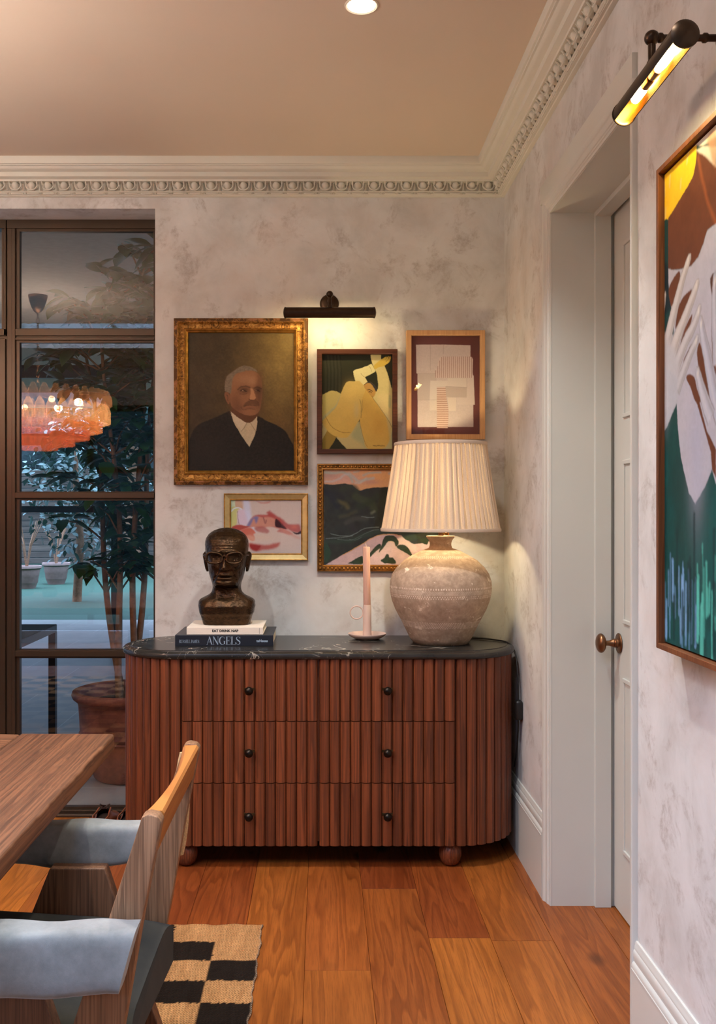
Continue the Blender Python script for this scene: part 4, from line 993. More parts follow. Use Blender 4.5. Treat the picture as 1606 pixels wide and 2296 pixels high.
for k in range(19):
    v_ = 1125+k*38.5; xe = np.interp(v_, [1103,1260,1480,1600,1840], [800,812,850,856,846]); cv.stroke(K([(652,v_),(xe,v_)]), 1.4, (142,88,66), .5, .85)
cv.mottle(.05, 1.1, 7)
cv.build('collage', tt, wallmap(YW-.012), PRINT)
g_ = MB(); g_.add([(fx(921),YW-.024,fz_(976)),(fx(1078),YW-.024,fz_(976)),(fx(1078),YW-.024,fz_(751)),(fx(921),YW-.024,fz_(751))], [(0,1,2,3)]); g_.build('glass', PICGLASS, tt)
# ------------------------------------------------------------------ lips
tt, m, (x0,x1,z0,z1) = picture('framed_lips_print', 501.5, 1106, 691, 1257, 'small pale gilt framed picture of parted red lips, behind the bust', 'picture', [(0,.016),(.001,.019),(.0035,.0205),(.0055,.019)], None, 0)
m.build('frame', GILT, tt, smooth=30)
m = MB(); ring_frame(m, x0+.0055, x1-.0055, z0+.0055, z1-.0055, [(0,.019),(.001,.0185),(.018,.0135),(.0190,.0135)], YW); m.build('flat_slip', GILT_PALE, tt)
m = MB(); q = .0245; ring_frame(m, x0+q, x1-q, z0+q, z1-q, [(0,.0135),(.002,.0155),(.0045,.0135),(.006,.008)], YW); m.build('inner_slip', GILT, tt, smooth=30)
cv = Canvas(516, 1120, 676, 1243, .7, (206,184,170), (1.0,.90,.80)); K = lambda P: [(490+x/7.648, 1090+y/7.648) for x, y in P]
cv.poly(K([(205,240),(300,240),(280,340),(210,400)]), (196,206,170), 1.5); cv.poly(K([(210,380),(320,360),(390,400),(330,430),(300,660),(210,690)]), (196,192,120), 2); cv.poly(K([(290,240),(420,240),(410,380),(380,400),(290,350)]), (198,160,130), 1.5)
cv.poly(K([(330,410),(430,400),(540,480),(520,640),(480,670),(350,660),(315,520)]), (214,190,200), 3); cv.stroke(K([(215,430),(260,385),(330,370),(390,395)]), 2.6, (214,220,234), 1.2); cv.poly(K([(410,240),(520,240),(560,500),(600,700),(640,790),(560,720),(470,520)]), (206,208,230), 5, alpha=.75); cv.stroke(K([(320,430),(330,560),(350,660)]), .8, (90,50,60), .6)
cv.poly(K([(640,255),(760,280),(890,255),(860,290),(740,300)]), (196,110,96), 2.5, alpha=.7)
cv.poly(K([(520,640),(580,530),(680,490),(820,490),(880,470),(980,530),(1080,600),(1130,660),(1180,740),(1000,720),(780,660),(600,690),(520,700)]), (178,84,74), 3)
cv.poly(K([(560,560),(620,520),(760,535),(860,530),(980,580),(1130,740),(1000,700),(880,700),(700,720),(600,700),(500,690)]), (196,134,112), 3)
cv.poly(K([(980,560),(1060,610),(1130,680),(1160,740),(1060,715),(970,690)]), (62,30,36), 1.5); cv.poly(K([(480,680),(560,560),(640,520),(680,545),(640,640),(600,560),(540,680)]), (96,110,160), 3, alpha=.8); cv.stroke(K([(770,540),(785,600),(800,640),(815,590)]), 2.5, (120,60,66), 1.5, .7)
cv.poly(K([(820,460),(870,420),(900,440),(1000,510),(1090,560),(1180,640),(1280,660),(1380,660),(1412,740),(1412,790),(1340,800),(1240,770),(1130,690),(1000,560),(900,520)]), (170,70,64), 3.5, alpha=.9); cv.blob(*K([(1300,700)])[0], 8, 5, (206,110,92), .7); cv.poly(K([(1265,780),(1340,800),(1412,770),(1412,815),(1330,830)]), (48,24,34), 1.5)
cv.poly(K([(620,710),(760,690),(860,760),(840,810),(740,800),(640,770)]), (166,84,80), 3, alpha=.8); cv.poly(K([(1010,780),(1060,730),(1180,760),(1270,820),(1200,830),(1080,800)]), (186,96,84), 3, alpha=.8); cv.poly(K([(1100,760),(1300,830),(1400,900),(1300,880)]), (206,140,120), 5, alpha=.7)
cv.poly(K([(210,740),(240,690),(340,665),(450,680),(520,700),(400,750),(290,760)]), (168,70,60), 1.8); cv.poly(K([(350,780),(470,720),(560,720),(630,800),(600,830),(620,900),(560,930),(480,860)]), (196,104,84), 2.5); cv.poly(K([(470,860),(560,850),(620,920),(560,940)]), (206,140,116), 3); cv.blob(*K([(740,880)])[0], 22, 9, (214,184,160), .6)
cv.poly(K([(520,980),(640,990),(820,1010),(950,985),(1050,970),(1010,1050),(880,1090),(760,1100),(640,1120),(540,1070)]), (176,78,68), 4, alpha=.9); cv.poly(K([(530,1000),(640,1010),(720,1030),(660,1110),(560,1080)]), (150,36,34), 3, alpha=.9)
cv.mottle(.05, .5, 9)
cv.build('print', tt, wallmap(YW-.0075), PRINT)
g_ = MB(); g_.add([(fx(516),YW-.0085,fz_(1243)),(fx(676),YW-.0085,fz_(1243)),(fx(676),YW-.0085,fz_(1120)),(fx(516),YW-.0085,fz_(1120))], [(0,1,2,3)]); g_.build('glass', PICGLASS, tt)
# ------------------------------------------------------------------ hills at dusk, beaded gilt frame
tt, m, (x0,x1,z0,z1) = picture('framed_landscape_painting', 711.5, 1039.5, 1008, 1281.5, 'beaded gilt framed painting of dark hills and pink dunes, behind the lamp', 'painting', [(0,.018),(.0015,.0205),(.0045,.0215),(.006,.019)], None, 0)
m.build('frame', GILT_BEAD, tt, smooth=30)
m = MB(); q = .006; ring_frame(m, x0+q, x1-q, z0+q, z1-q, [(0,.019),(.001,.016),(.013,.016),(.0135,.0185),(.017,.0195),(.0205,.0165),(.022,.010)], YW)
bs = .0163
nb_ = int((x1-x0-.026)/bs)
for k in range(nb_+1):
    x = x0+.013+(x1-x0-.026)*k/nb_
    for z in (z0+.013, z1-.013): m.sphere((x, YW-.018, z), .0064, 10, 8, (.95,1,1))
nb_ = int((z1-z0-.026)/bs)
for k in range(1, nb_):
    z = z0+.013+(z1-z0-.026)*k/nb_
    for x in (x0+.013, x1-.013): m.sphere((x, YW-.018, z), .0064, 10, 8, (1,1,.95))
m.build('bead_moulding', GILT_BEAD, tt, smooth=50)
cv = Canvas(726, 1053, 994, 1267, .8, (206,146,96), (.95,.78,.60)); K = lambda P: [(700+x/5.736, 1030+y/5.736) for x, y in P]
cv.blob(*K([(760,230)])[0], 40, 22, (222,150,80), .8); cv.blob(*K([(420,250)])[0], 45, 16, (206,150,124), .8); cv.blob(*K([(230,200)])[0], 22, 9, (176,132,112), .7); cv.blob(*K([(760,290)])[0], 20, 6, (176,124,104), .7); cv.blob(*K([(1200,230)])[0], 60, 22, (214,150,90), .7)
for P, w, c_ in (([(170,165),(280,175),(400,165),(490,220),(520,290)], 5, (164,164,140)), ([(170,285),(270,280),(350,250),(410,200),(470,190)], 4, (196,176,158)), ([(480,180),(540,230),(600,280),(690,260),(790,240)], 6, (178,168,146)), ([(560,300),(620,300),(700,240)], 3, (190,180,156)), ([(540,160),(600,150)], 3, (170,168,146)), ([(660,205),(740,175),(880,165)], 4.5, (172,164,140)), ([(1000,180),(1200,200),(1400,170)], 6, (178,164,140))): cv.stroke(K(P), w, c_, 2.0, .8)
cv.poly(K([(150,315),(240,325),(330,320),(430,308),(520,330),(590,390),(625,402),(700,375),(800,360),(930,358),(1050,340),(1250,380),(1500,350),(1700,380),(1700,1400),(150,1400)]), (40,40,28), 1.2, False, var=.5, vs=.09, seed=11)
for P, w, c_ in (([(380,380),(450,360),(540,350),(590,400)], 9, (46,50,26)), ([(560,470),(640,520),(760,560),(800,640)], 16, (58,62,30)), ([(600,600),(700,580),(840,470)], 12, (40,46,22)), ([(320,540),(420,570),(460,620)], 9, (92,80,40)), ([(360,740),(460,720),(560,670)], 7, (70,62,34)), ([(170,420),(240,460),(330,600)], 14, (24,26,30)), ([(300,430),(390,490)], 12, (28,28,26)), ([(440,820),(560,760),(700,760)], 10, (66,60,46)), ([(500,840),(560,920)], 10, (46,40,34)), ([(900,560),(1100,600),(1400,540)], 20, (52,50,32)), ([(770,690),(800,670)], 4, (124,118,84))): cv.stroke(K(P), w, c_, 3.0, .75)
for P in ([(180,1020),(340,1010),(480,990),(570,950),(680,890),(860,870)], [(330,1030),(500,1040),(620,990),(760,920),(860,905)], [(240,960),(380,985),(520,985)], [(640,735),(720,748),(800,745)], [(480,1030),(560,1040),(640,1000)]): cv.stroke(K(P), 1.1, (128,132,112), .9, .8)
cv.stroke(K([(170,1060),(340,1055),(520,1045),(640,990),(860,930),(1400,930)]), 9, (46,60,40), 4, .7); cv.poly(K([(160,1080),(220,1130),(240,1240),(170,1330)]), (36,60,36), 2)
cv.poly(K([(180,1360),(260,1310),(380,1240),(480,1190),(620,1110),(740,1030),(880,975),(1050,966),(1150,985),(1240,1040),(1320,1090),(1500,1060),(1700,1010),(1700,1400),(180,1400)]), (206,164,144), 1.2, var=.14, vs=.08, seed=3)
cv.stroke(K([(400,1230),(620,1106),(760,1022),(880,973),(1040,964),(1150,985)]), 1.4, (226,158,84), .8, .85); cv.stroke(K([(970,1050),(1150,1070),(1240,1080)]), 3.5, (226,180,96), 2, .7); cv.stroke(K([(860,1200),(960,1110),(1080,1100)]), 14, (196,160,134), 4, .6); cv.poly(K([(1140,980),(1240,1060),(1340,1120),(1330,1200),(1180,1120),(1110,1060)]), (216,182,160), 3, alpha=.8)
gd = (40,50,28)
for P in ([(720,1240),(760,1190),(830,1110),(880,1090),(885,1140),(830,1180),(780,1230),(730,1280)], [(860,1200),(900,1090),(920,1020),(960,980),(1060,985),(1110,1040),(1115,1090),(1080,1120),(1050,1060),(980,1060),(930,1130)], [(1090,1130),(1150,1095),(1220,1120),(1270,1190),(1300,1260),(1200,1200)], [(470,1335),(530,1300),(600,1260),(650,1245),(650,1345),(480,1345)], [(890,1300),(930,1270),(960,1220),(990,1230),(1000,1260),(1050,1270),(1080,1340),(950,1340),(900,1320)], [(1420,1010),(1500,1040),(1480,1100),(1400,1060)], [(1150,940),(1300,960),(1400,1000),(1300,1050),(1200,1030)]): cv.poly(K(P), gd, 1.2, var=.3, vs=.3)
cv.mottle(.08, .4, 2); cv.mottle(.05, 1.2, 4)
cv.build('painting', tt, wallmap(YW-.0095), OILP)
g_ = MB(); g_.add([(fx(726),YW-.0115,fz_(1267)),(fx(994),YW-.0115,fz_(1267)),(fx(994),YW-.0115,fz_(1053)),(fx(726),YW-.0115,fz_(1053))], [(0,1,2,3)]); g_.build('glass', PICGLASS, tt)

# ------------------------------------------------------------------ tall painting on the right wall
XP = .731; XC = .744
TEAK = wood('teak_float_frame', S(92,50,28), S(138,84,48), 'Z', 2, .45, .2)
yb_, yt_ = 1.24, XP*F/(1471.5-CX); zt_ = CH+(CY-382)/F*yt_; zb_ = CH-(1452-CY)/F*yt_
tp = thing('framed_hands_painting', (XW, yt_, zb_), 'tall wood framed painting of pale hands on a teal and brown figure', 'painting')
m = MB(); w_ = .012
m.box(XP, XW-.001, yt_-w_, yt_, zb_, zt_, .001, 1); m.box(XP, XW-.001, yb_, yb_+w_, zb_, zt_, .001, 1); m.box(XP, XW-.001, yb_+w_, yt_-w_, zt_-w_, zt_, .001, 1); m.box(XP, XW-.001, yb_+w_, yt_-w_, zb_, zb_+w_, .001, 1); m.box(XW-.012, XW-.002, yb_, yt_, zb_, zt_)
m.build('frame', TEAK, tp)
def wallpt(P): # photo pixel -> (distance along the wall, height) on the canvas plane, in millimetres
    out = []
    for x, y in P:
        Y = XC*F/(x-CX); out.append(((yt_-Y)*1000, (zt_-(CH+(CY-y)/F*Y))*1000))
    return out
A5 = lambda P: wallpt([(1460+x/3.479, 240+y/3.479) for x, y in P]); A6 = lambda P: wallpt([(1460+x/3.425, 850+y/3.425) for x, y in P])
cw = (yt_-yb_)*1000; chh = (zt_-zb_)*1000; g0 = w_*1000+4
cv = Canvas(g0, g0, cw-g0, chh-g0, 2.0, (14,66,62), (1.0,.94,.90), .7); cv.mottle(.5, .012, 4, 3.0); cv.mottle(.25, .05, 9, 2.5)
cv.blob(140, 640, 90, 300, (16,58,56), .6); cv.blob(330, 800, 130, 160, (6,84,80), .7)
cv.poly(A5([(60,520),(320,290),(355,345),(352,420),(320,560),(240,700),(140,870),(100,900),(60,930)]), (236,186,34), 2.0, var=.12, vs=.03)
for P in ([(105,600),(108,690)], [(235,570),(232,630)], [(115,790),(112,860)], [(285,400),(280,440)], [(150,540),(146,620)], [(300,330),(290,370)]): cv.stroke(A5(P), 5, (214,196,150), 3.5, .6)
cv.poly(A5([(60,930),(100,885),(130,880),(136,1000),(138,1300),(150,1500),(180,1700),(60,1760)]), (18,58,56), 2); cv.poly(A5([(60,1250),(140,1250),(160,1550),(60,1600)]), (16,30,38), 8, alpha=.8)
br = (98,54,34)
bx_ = A5([(135,870),(240,700),(330,540),(355,420),(355,340),(420,360),(508,440)])+[(470,150),(620,160),(800,200),(800,420),(470,400)]+A5([(508,905),(440,960),(410,1060),(370,1170),(320,1235),(230,1260),(170,1272),(136,1262)])
cv.poly(bx_, br, 2.5, False, var=.3, vs=.02); cv.stroke(A5([(370,400),(400,560),(450,760),(508,900)]), 9, (158,86,46), 5, .7)
cv.poly(A5([(320,295),(508,100),(508,460),(470,430),(420,380),(355,340)])+[(520,60),(cw-g0,30),(cw-g0,180),(560,170)], (206,196,176), 4, False); cv.poly(A5([(440,250),(500,150),(508,420),(490,450),(460,330)]), (186,140,104), 7, alpha=.8)
wh = (192,184,178)
cv.poly(A5([(136,1262),(170,1272),(240,1262),(320,1235),(370,1170),(410,1060),(440,960),(508,905)])+[(420,420),(640,420),(700,560),(690,800),(520,860)]+A6([(498,800),(470,690),(420,820),(340,955),(290,870),(262,740),(230,600),(205,350),(198,190),(160,120)])+A5([(180,1700),(150,1500),(138,1380)]), (176,172,178), 2.5, False, var=.08, vs=.03)
cv.blob(400, 470, 60, 160, (190,178,170), .6); cv.blob(*A6([(350,500)])[0], 40, 140, (168,168,184), .6)
def finger(P, w, c, nail=None):
    cv.stroke(A5(P), w+7, (112,98,92), 3, .75); cv.stroke(A5(P), w, c, 3); cv.stroke(A5([(x-4, y) for x, y in P]), w*.25, (150,128,108), 4, .5)
    if nail: u_, v_ = A5([nail])[0]; cv.blob(u_, v_, 6, 11, (214,206,196), .8, 15)
cv.poly(A5([(205,1290),(228,1300),(215,1400),(165,1560),(140,1420)]), br, 2.5); cv.poly(A5([(305,1430),(316,1445),(270,1600),(210,1700),(190,1720),(225,1530)]), br, 2.5); cv.poly(A5([(315,1625),(322,1640),(300,1720),(240,1860),(220,1880),(260,1740)]), br, 2.5); cv.poly(A5([(300,1880),(320,1860),(250,2010),(240,2010)]), br, 2)
cv.poly(A5([(60,1860),(110,1760),(190,1780),(260,1900),(250,2080),(200,2296),(60,2296)]), (178,174,178), 5, False); cv.poly(A6([(60,0),(220,0),(200,180),(120,370),(62,450)]), (172,172,176), 3, False)
def taper(P, w, c, c2, T=A5):
    Q = spl(T(P), False, 6); n = len(Q); ws = np.interp(np.linspace(0, 1, n), np.linspace(0, 1, len(w)), w)*.66
    D = np.gradient(Q, axis=0); D /= np.linalg.norm(D, axis=1)[:, None]; N = np.stack([-D[:,1], D[:,0]], 1)
    tip = Q[0]-D[0]*ws[0]*.9
    def outl(k): return np.concatenate([[tip-D[0]*(k-1)*6], Q+N*(ws*k)[:,None], (Q-N*(ws*k)[:,None])[::-1]])
    cv.poly(outl(1.12), c2, 3.0, False, .85); cv.poly(outl(1.0), c, 2.5, False); cv.stroke(Q-N*(ws*.62)[:,None], float(ws.mean()*.5), c2, 4.5, .45, False); cv.stroke(Q[2:]+N[2:]*(ws[2:]*.3)[:,None], float(ws.mean()*.35), (212,208,204), 5, .45, False)
    cv.blob(*(Q[2]), 4.5, 9, (214,204,192), .8, 15)
sh_c = (120,106,98)
taper([(110,1462),(95,1560),(66,1740)], [9,16,20], (186,180,174), sh_c)
taper([(303,1165),(250,1330),(200,1520),(150,1720),(95,1960)], [12,19,23,27,34], wh, sh_c)
taper([(366,1365),(320,1500),(250,1680),(190,1840),(120,2090)], [12,19,23,27,34], wh, sh_c)
taper([(382,1565),(335,1700),(265,1840),(205,2000),(150,2160)], [12,18,22,26,32], (186,181,180), sh_c)
taper([(366,1795),(315,1910),(255,2060),(205,2200)], [11,16,20,24], (180,177,178), sh_c)
cv.poly(A5([(60,1880),(100,1800),(150,1830),(190,1900),(220,2030),(215,2130),(190,2296),(60,2296)]), (182,179,180), 16, False); cv.poly(A6([(62,-120),(150,-60),(205,0),(190,170),(120,370),(62,450)]), (176,176,180), 4, False); cv.blob(*A6([(110,120)])[0], 25, 60, (196,196,198), .5)
cv.poly(A5([(462,1340),(508,1310),(508,1560),(490,1640),(478,1500)]), (82,52,40), 3); cv.poly(A5([(275,2110),(300,2085),(340,2110),(360,2200),(390,2296),(345,2296),(310,2190)]), br, 2.5); cv.poly(A5([(360,1900),(385,1840),(420,2020),(470,2296),(440,2296),(400,2180),(370,2020)]), br, 2.5); cv.poly(A5([(475,1700),(490,1560),(508,1700),(508,2080),(480,1950)]), br, 2.5)
cv.poly(A6([(275,0),(330,0),(380,200),(430,400),(475,480),(500,540),(500,760),(470,690),(460,560),(370,240),(320,90)]), br, 2.5, False); cv.poly(A6([(400,0),(440,0),(470,180),(455,160)]), br, 2)
taper([(388,1655),(410,1800),(450,2000),(495,2240),(540,2420)], [12,20,26,30,34], (176,176,186), sh_c); taper([(362,2050),(385,2150),(425,2296),(470,2420)], [12,20,26,30], (180,180,186), sh_c); taper([(500,1310),(498,1500),(505,1700),(520,2000)], [12,20,26,30], (170,168,176), sh_c)
rs_ = random.Random(12)
for k in range(90):
    u_ = g0+rs_.random()*(cw-2*g0); v1 = chh-g0-rs_.random()**1.6*110; L = 20+rs_.random()*120; c_ = (120,160,200) if u_ < 190 else (90,190,170)
    if u_ > 420: c_ = (60,130,120)
    cv.stroke([(u_, v1), (u_+rs_.uniform(-2,2), max(chh-330, v1-L))], rs_.uniform(4,10), c_, 4, rs_.uniform(.35,.85), False)
for k in range(26):
    u_ = g0+rs_.random()*(cw-2*g0); v1 = chh-g0-rs_.random()*150; cv.stroke([(u_, v1), (u_, v1-rs_.uniform(40,140))], rs_.uniform(6,12), (14,44,46), 4, .8, False)
cv.mottle(.06, .12, 5)
cv.build('painting', tp, lambda u, v: (XC, yt_-u/1000, zt_-v/1000), ACRYL)
cv_m = MB(); cv_m.box(XC+.001, XW-.013, yb_+w_+.004, yt_-w_-.004, zb_+w_+.004, zt_-w_-.004); cv_m.build('stretcher', DARK, tp)

# ================================================================== picture lights
PBRONZE = plain('aged_bronze', (.050,.030,.018), .34, .85, .5, .2, 40)
PGOLD = plain('polished_gold_lining', (.78,.52,.18), .22, 1.0)
E_TUBE = emit('picture_light_bulb', (1,.78,.42), 55.0)
def picture_light(label, org, rot, L, r, power, armlen, drop, open_a, rose_dz, rk=1.0):
    # local frame: tube along x at the origin, wall towards +y; built in local coordinates and placed by matrix
    M = Matrix.Translation(org) @ Matrix.Rotation(rot, 4, 'Z')
    t = thing('picture_light', org, label, 'wall light', 'bronze picture lights')
    def put(m, name, mat, parent=t, **k):
        m.v = [tuple(M @ Vector(p)) for p in m.v]; return m.build(name, mat, parent, **k)
    a0, a1 = open_a           # angle range (0 = wall, 90 = up) covered by the shell
    m = MB(); N = 28; sh = []
    for rr in (r, r-.0012):
        sh.append([(rr*math.cos(R(a0+(a1-a0)*i/N)), rr*math.sin(R(a0+(a1-a0)*i/N))) for i in range(N+1)])
    ringpts = sh[0]+sh[1][::-1]
    m.rings([[(x, y, z) for y, z in ringpts] for x in (-L/2, L/2)])
    for s_ in (-1, 1):
        m.lathe([(0,.006*s_+s_*.0015),(r*.6,.0055*s_),(r*.9,.003*s_),(r+.0012,.0005*s_),(r+.0012,-.004*s_),(r-.0005,-.004*s_)], (s_*L/2,0,0), 32, 'X')
    sh_o = put(m, 'tube_shade', PBRONZE, smooth=40, fix=True)
    m = MB(); rr = r-.0018
    m.rings([[(x, rr*math.cos(R(a0+(a1-a0)*i/N)), rr*math.sin(R(a0+(a1-a0)*i/N))) for i in range(N+1)] for x in (-L/2+.001, L/2-.001)], cap=False, closed_ring=False)
    for s_ in (-1, 1): m.lathe([(0,-.0042*s_),(r-.0006,-.0042*s_)], (s_*L/2,0,0), 32, 'X')
    put(m, 'gold_lining', PGOLD, sh_o, smooth=60)
    for s_ in (-1, 1):
        m = MB(); m.lathe([(0,0),(.008,0),(.009,.004),(.009,.034),(0,.034)] if s_ > 0 else [(0,0),(.008,0),(.009,-.004),(.009,-.034),(0,-.034)], (s_*.003,0,0), 16, 'X'); put(m, 'lamp_socket', OLDBRASS, sh_o, smooth=40, fix=True)
        m = MB(); m.lathe([(.006,.036),(.008,.042),(.0095,.055),(.0095,.085),(.009,.096),(.004,.101),(0,.102)] if s_ > 0 else [(.006,-.036),(.008,-.042),(.0095,-.055),(.0095,-.085),(.009,-.096),(.004,-.101),(0,-.102)], (s_*.002,0,0), 16, 'X'); put(m, 'bulb', E_TUBE, sh_o, smooth=60, fix=True)
    m = MB()
    bz_ = drop
    m.lathe([(.0095,r-.001),(.0095,r+.006),(.007,r+.009),(.0075,bz_-.016),(.006,bz_-.008)], (0,0,0), 16, 'Z')
    m.sphere((0,0,bz_), .0145, 16, 12)
    m.lathe([(.006,.008),(.0095,.014),(.0095,.019),(.0065,.022),(.0065,armlen-.045),(.0095,armlen-.042),(.0095,armlen-.036),(.007,armlen-.033),(.007,armlen-.012)], (0,0,bz_), 16, 'Y')
    put(m, 'arm', PBRONZE, smooth=50, fix=True)
    m = MB(); m.lathe([(0,armlen-.014),(.022*rk,armlen-.013),(.034*rk,armlen-.009),(.0405*rk,armlen-.004),(.041*rk,armlen)], (0,0,bz_+rose_dz), 32, 'Y'); put(m, 'wall_rose', PBRONZE, smooth=50, fix=True)
    mid = R((a0+a1)/2+180)
    # the light of the two bulbs leaves through the slot of the tube
    d = Vector((0, math.cos(mid), math.sin(mid))); wd = M.to_3x3() @ d
    lo = add_light('picture_light_beam', 'AREA', M @ (d*(r*.55)), power, WARMER, shape='RECTANGLE', size=L*.86, size_y=r*1.1)
    lo.rotation_euler = (wd).to_track_quat('-Z', 'X').to_euler()
    zax = -wd.normalized(); xax = (M.to_3x3() @ Vector((1,0,0))).normalized(); yax = zax.cross(xax)
    lo.rotation_euler = Matrix((xax, yax, zax)).transposed().to_euler()
    return t
ypl = 3.955
picture_light('bronze tube picture light fixed above the gallery pictures on the back wall', (PX(739.5, ypl), ypl, PZ(701, ypl)), 0, PX(840,ypl)-PX(639,ypl), .0222, P_PICTURE, YW-ypl, PZ(660, ypl)-PZ(701, ypl), (4, 268), -.006)
picture_light('bronze tube picture light over the tall hands painting, seen from below', (.641, 1.860, 2.1915), R(-90), .344, .0241, P_PICTURE_RIGHT, XW-.641, .0772, (-25, 214), 0.0, .62)
# ================================================================== rug
t = NT('woven_jute'); at = t.attr('pigment').outputs['Color']; co = t.obj()
w1 = t.n('ShaderNodeTexWave', i_Vector=t.mapping(co, (1,1,1), rot=(0,0,R(38))), i_Scale=48.0, i_Distortion=3.0, i_Detail=2.0).outputs['Fac']
w2 = t.n('ShaderNodeTexWave', i_Vector=t.mapping(co, (1,1,1), rot=(0,0,R(90))), i_Scale=36.0, i_Distortion=4.0, i_Detail=2.0).outputs['Fac']
hgt = t.math('ADD', t.math('MULTIPLY', w1, .6), t.math('MULTIPLY', w2, .4))
n = t.noise(t.mapping(co, (70,7,1)), 1, 4, .65)
c = t.mix(.55, at, t.ramp(n, [(.3, (.45,.36,.28)), (.7, (1,1,1))]), 'MULTIPLY'); c = t.mix(t.ramp(hgt, [(.15, .55), (.5, 0.0)]), c, (.02,.010,.005))
t.bump(hgt, .9, .006); JUTE = t.base(c, .95, 0, .1)
RXr, RYf = -.1905, 3.118
rug = tag(MB().build('rug', JUTE), 'checkerboard jute rug in natural and black on the oak floor', 'rug')
step = .006; x0r, y0r = -3.45, .75
nx, ny = int((RXr-x0r)/step)+1, int((RYf-y0r)/step)+1
gx, gy = np.meshgrid(np.linspace(x0r, RXr, nx), np.linspace(y0r, RYf, ny))
jx = gx+.004*(vnoise(np.abs(gx*160), np.abs(gy*160), 3, 2)-.5)*2.2; jy = gy+.006*(vnoise(np.abs(gx*190+9), np.abs(gy*60), 4, 2)-.5)*2.2
ci = np.floor((RXr-jx)/.141).astype(int); ri = np.floor((RYf-jy)/.1245).astype(int)
dark = ((ci+ri) % 2 == 0); dark = np.where((ri <= 0) & (ci <= 1), False, dark)
edge = (RXr-gx < .004)
nat = np.array(S(212,150,92))/np.array((.85,.75,.62)); blk = np.array((.022,.015,.012))
v1 = .82+.36*vnoise(np.abs(gx*30), np.abs(gy*5+3), 6, 3)
colr = np.where(dark[..., None], blk*(1.0+0*v1[..., None]), np.minimum(nat, .8)*v1[..., None])
colr = np.where(edge[..., None], np.array((.50,.36,.26)), colr)
wob = .0025*np.sin(gy*34+1)+.0015*np.sin(gy*91)
X_ = np.where(gx > RXr-.03, gx+wob*(gx-RXr+.03)/.03, gx); Y_ = np.where(gy > RYf-.03, gy+(.002*np.sin(gx*41)+.0012*np.sin(gx*130))*(gy-RYf+.03)/.03, gy)
Zr = .0075+.0012*np.sin(gx*60)*np.sin(gy*53)
co_ = np.stack([X_, Y_, Zr], -1).reshape(-1, 3); idx = np.arange(nx*ny).reshape(ny, nx)
f_ = np.stack([idx[:-1,:-1], idx[:-1,1:], idx[1:,1:], idx[1:,:-1]], -1).reshape(-1, 4).tolist()
per = list(idx[0,:])+list(idx[1:,-1])+list(idx[-1,-2::-1])+list(idx[-2:0:-1,0]); base_n = len(co_)
low = [(co_[i][0], co_[i][1], .0006) for i in per]; P_ = len(per)
f_ += [(per[(i+1) % P_], per[i], base_n+i, base_n+(i+1) % P_) for i in range(P_)]+[tuple(base_n+i for i in reversed(range(P_)))]
me = bpy.data.meshes.new('rug'); me.from_pydata(co_.tolist()+low, [], f_); me.materials.append(JUTE)
a_ = me.color_attributes.new('pigment', 'FLOAT_COLOR', 'POINT'); cc_ = np.ones((base_n+P_, 4), np.float32); cc_[:base_n, :3] = colr.reshape(-1, 3); cc_[base_n:, :3] = (.4,.28,.18); a_.data.foreach_set('color', cc_.ravel())
me.polygons.foreach_set('use_smooth', [True]*len(me.polygons)); rug.data = me

# ================================================================== dining table
TIMB = lambda ax: wood('reclaimed_pine_'+ax, S(72,44,28), S(122,80,52), ax, 1.25, .62, .5, .3, .35)
TY, TX = TIMB('Y'), TIMB('X')
TX1, TY1, TZ, TT = -.558, 2.592, .75, .0445
TX0, TY0 = -3.32, 1.45
tb = thing('dining_table', ((TX0+TX1)/2, (TY0+TY1)/2, 0), 'thick reclaimed timber dining table with worn edges', 'table')
def plank(m, x0, x1, y0, y1, along, seed):
    # thick board with a slightly waney, chipped edge
    nxp = 40 if along == 'Y' else 10; b = bmesh.new(); bmesh.ops.create_cube(b, size=1)
    for v in b.verts: v.co = Vector((x0+(v.co.x+.5)*(x1-x0), y0+(v.co.y+.5)*(y1-y0), TZ-TT+(v.co.z+.5)*TT))
    L = [e for e in b.edges if abs((e.verts[0].co-e.verts[1].co)['XYZ'.index(along)]) > .1]
    bmesh.ops.subdivide_edges(b, edges=L, cuts=44)
    bmesh.ops.bevel(b, geom=[e for e in b.edges if len(e.link_faces) == 2 and e.calc_face_angle(0) > 1], offset=.006, segments=3, profile=.5, affect='EDGES')
    rs = random.Random(seed); ph = [rs.uniform(0, 6) for _ in range(6)]
    for v in b.verts:
        q = v.co.y if along == 'Y' else v.co.x
        w = .0012*math.sin(q*23+ph[0])+.0009*math.sin(q*61+ph[1])+.0007*math.sin(q*131+ph[2])
        if v.co.z > TZ-.012:
            if along == 'Y' and v.co.x > x1-.008: v.co.x += w-.001; v.co.z -= abs(w)*.8
            elif along == 'X': v.co.z -= abs(w)*.5
        v.co.z += .0008*math.sin(q*9+ph[3])
    m.bm(b)
m = MB(); m.rnd = .31; plank(m, -.8125, TX1, TY0, TY1, 'Y', 3); m.rnd = 0; m.build('breadboard_end', TY, tb, smooth=40)
k = 0
for (y0, y1) in ((1.45,1.742),(1.744,2.02),(2.022,2.30),(2.302,2.592)):
    m = MB(); m.rnd = .13+.21*k; k += 1; plank(m, TX0, -.8145, y0, y1, 'X', k); m.rnd = 0; m.build('table_board', TX, tb, smooth=40)
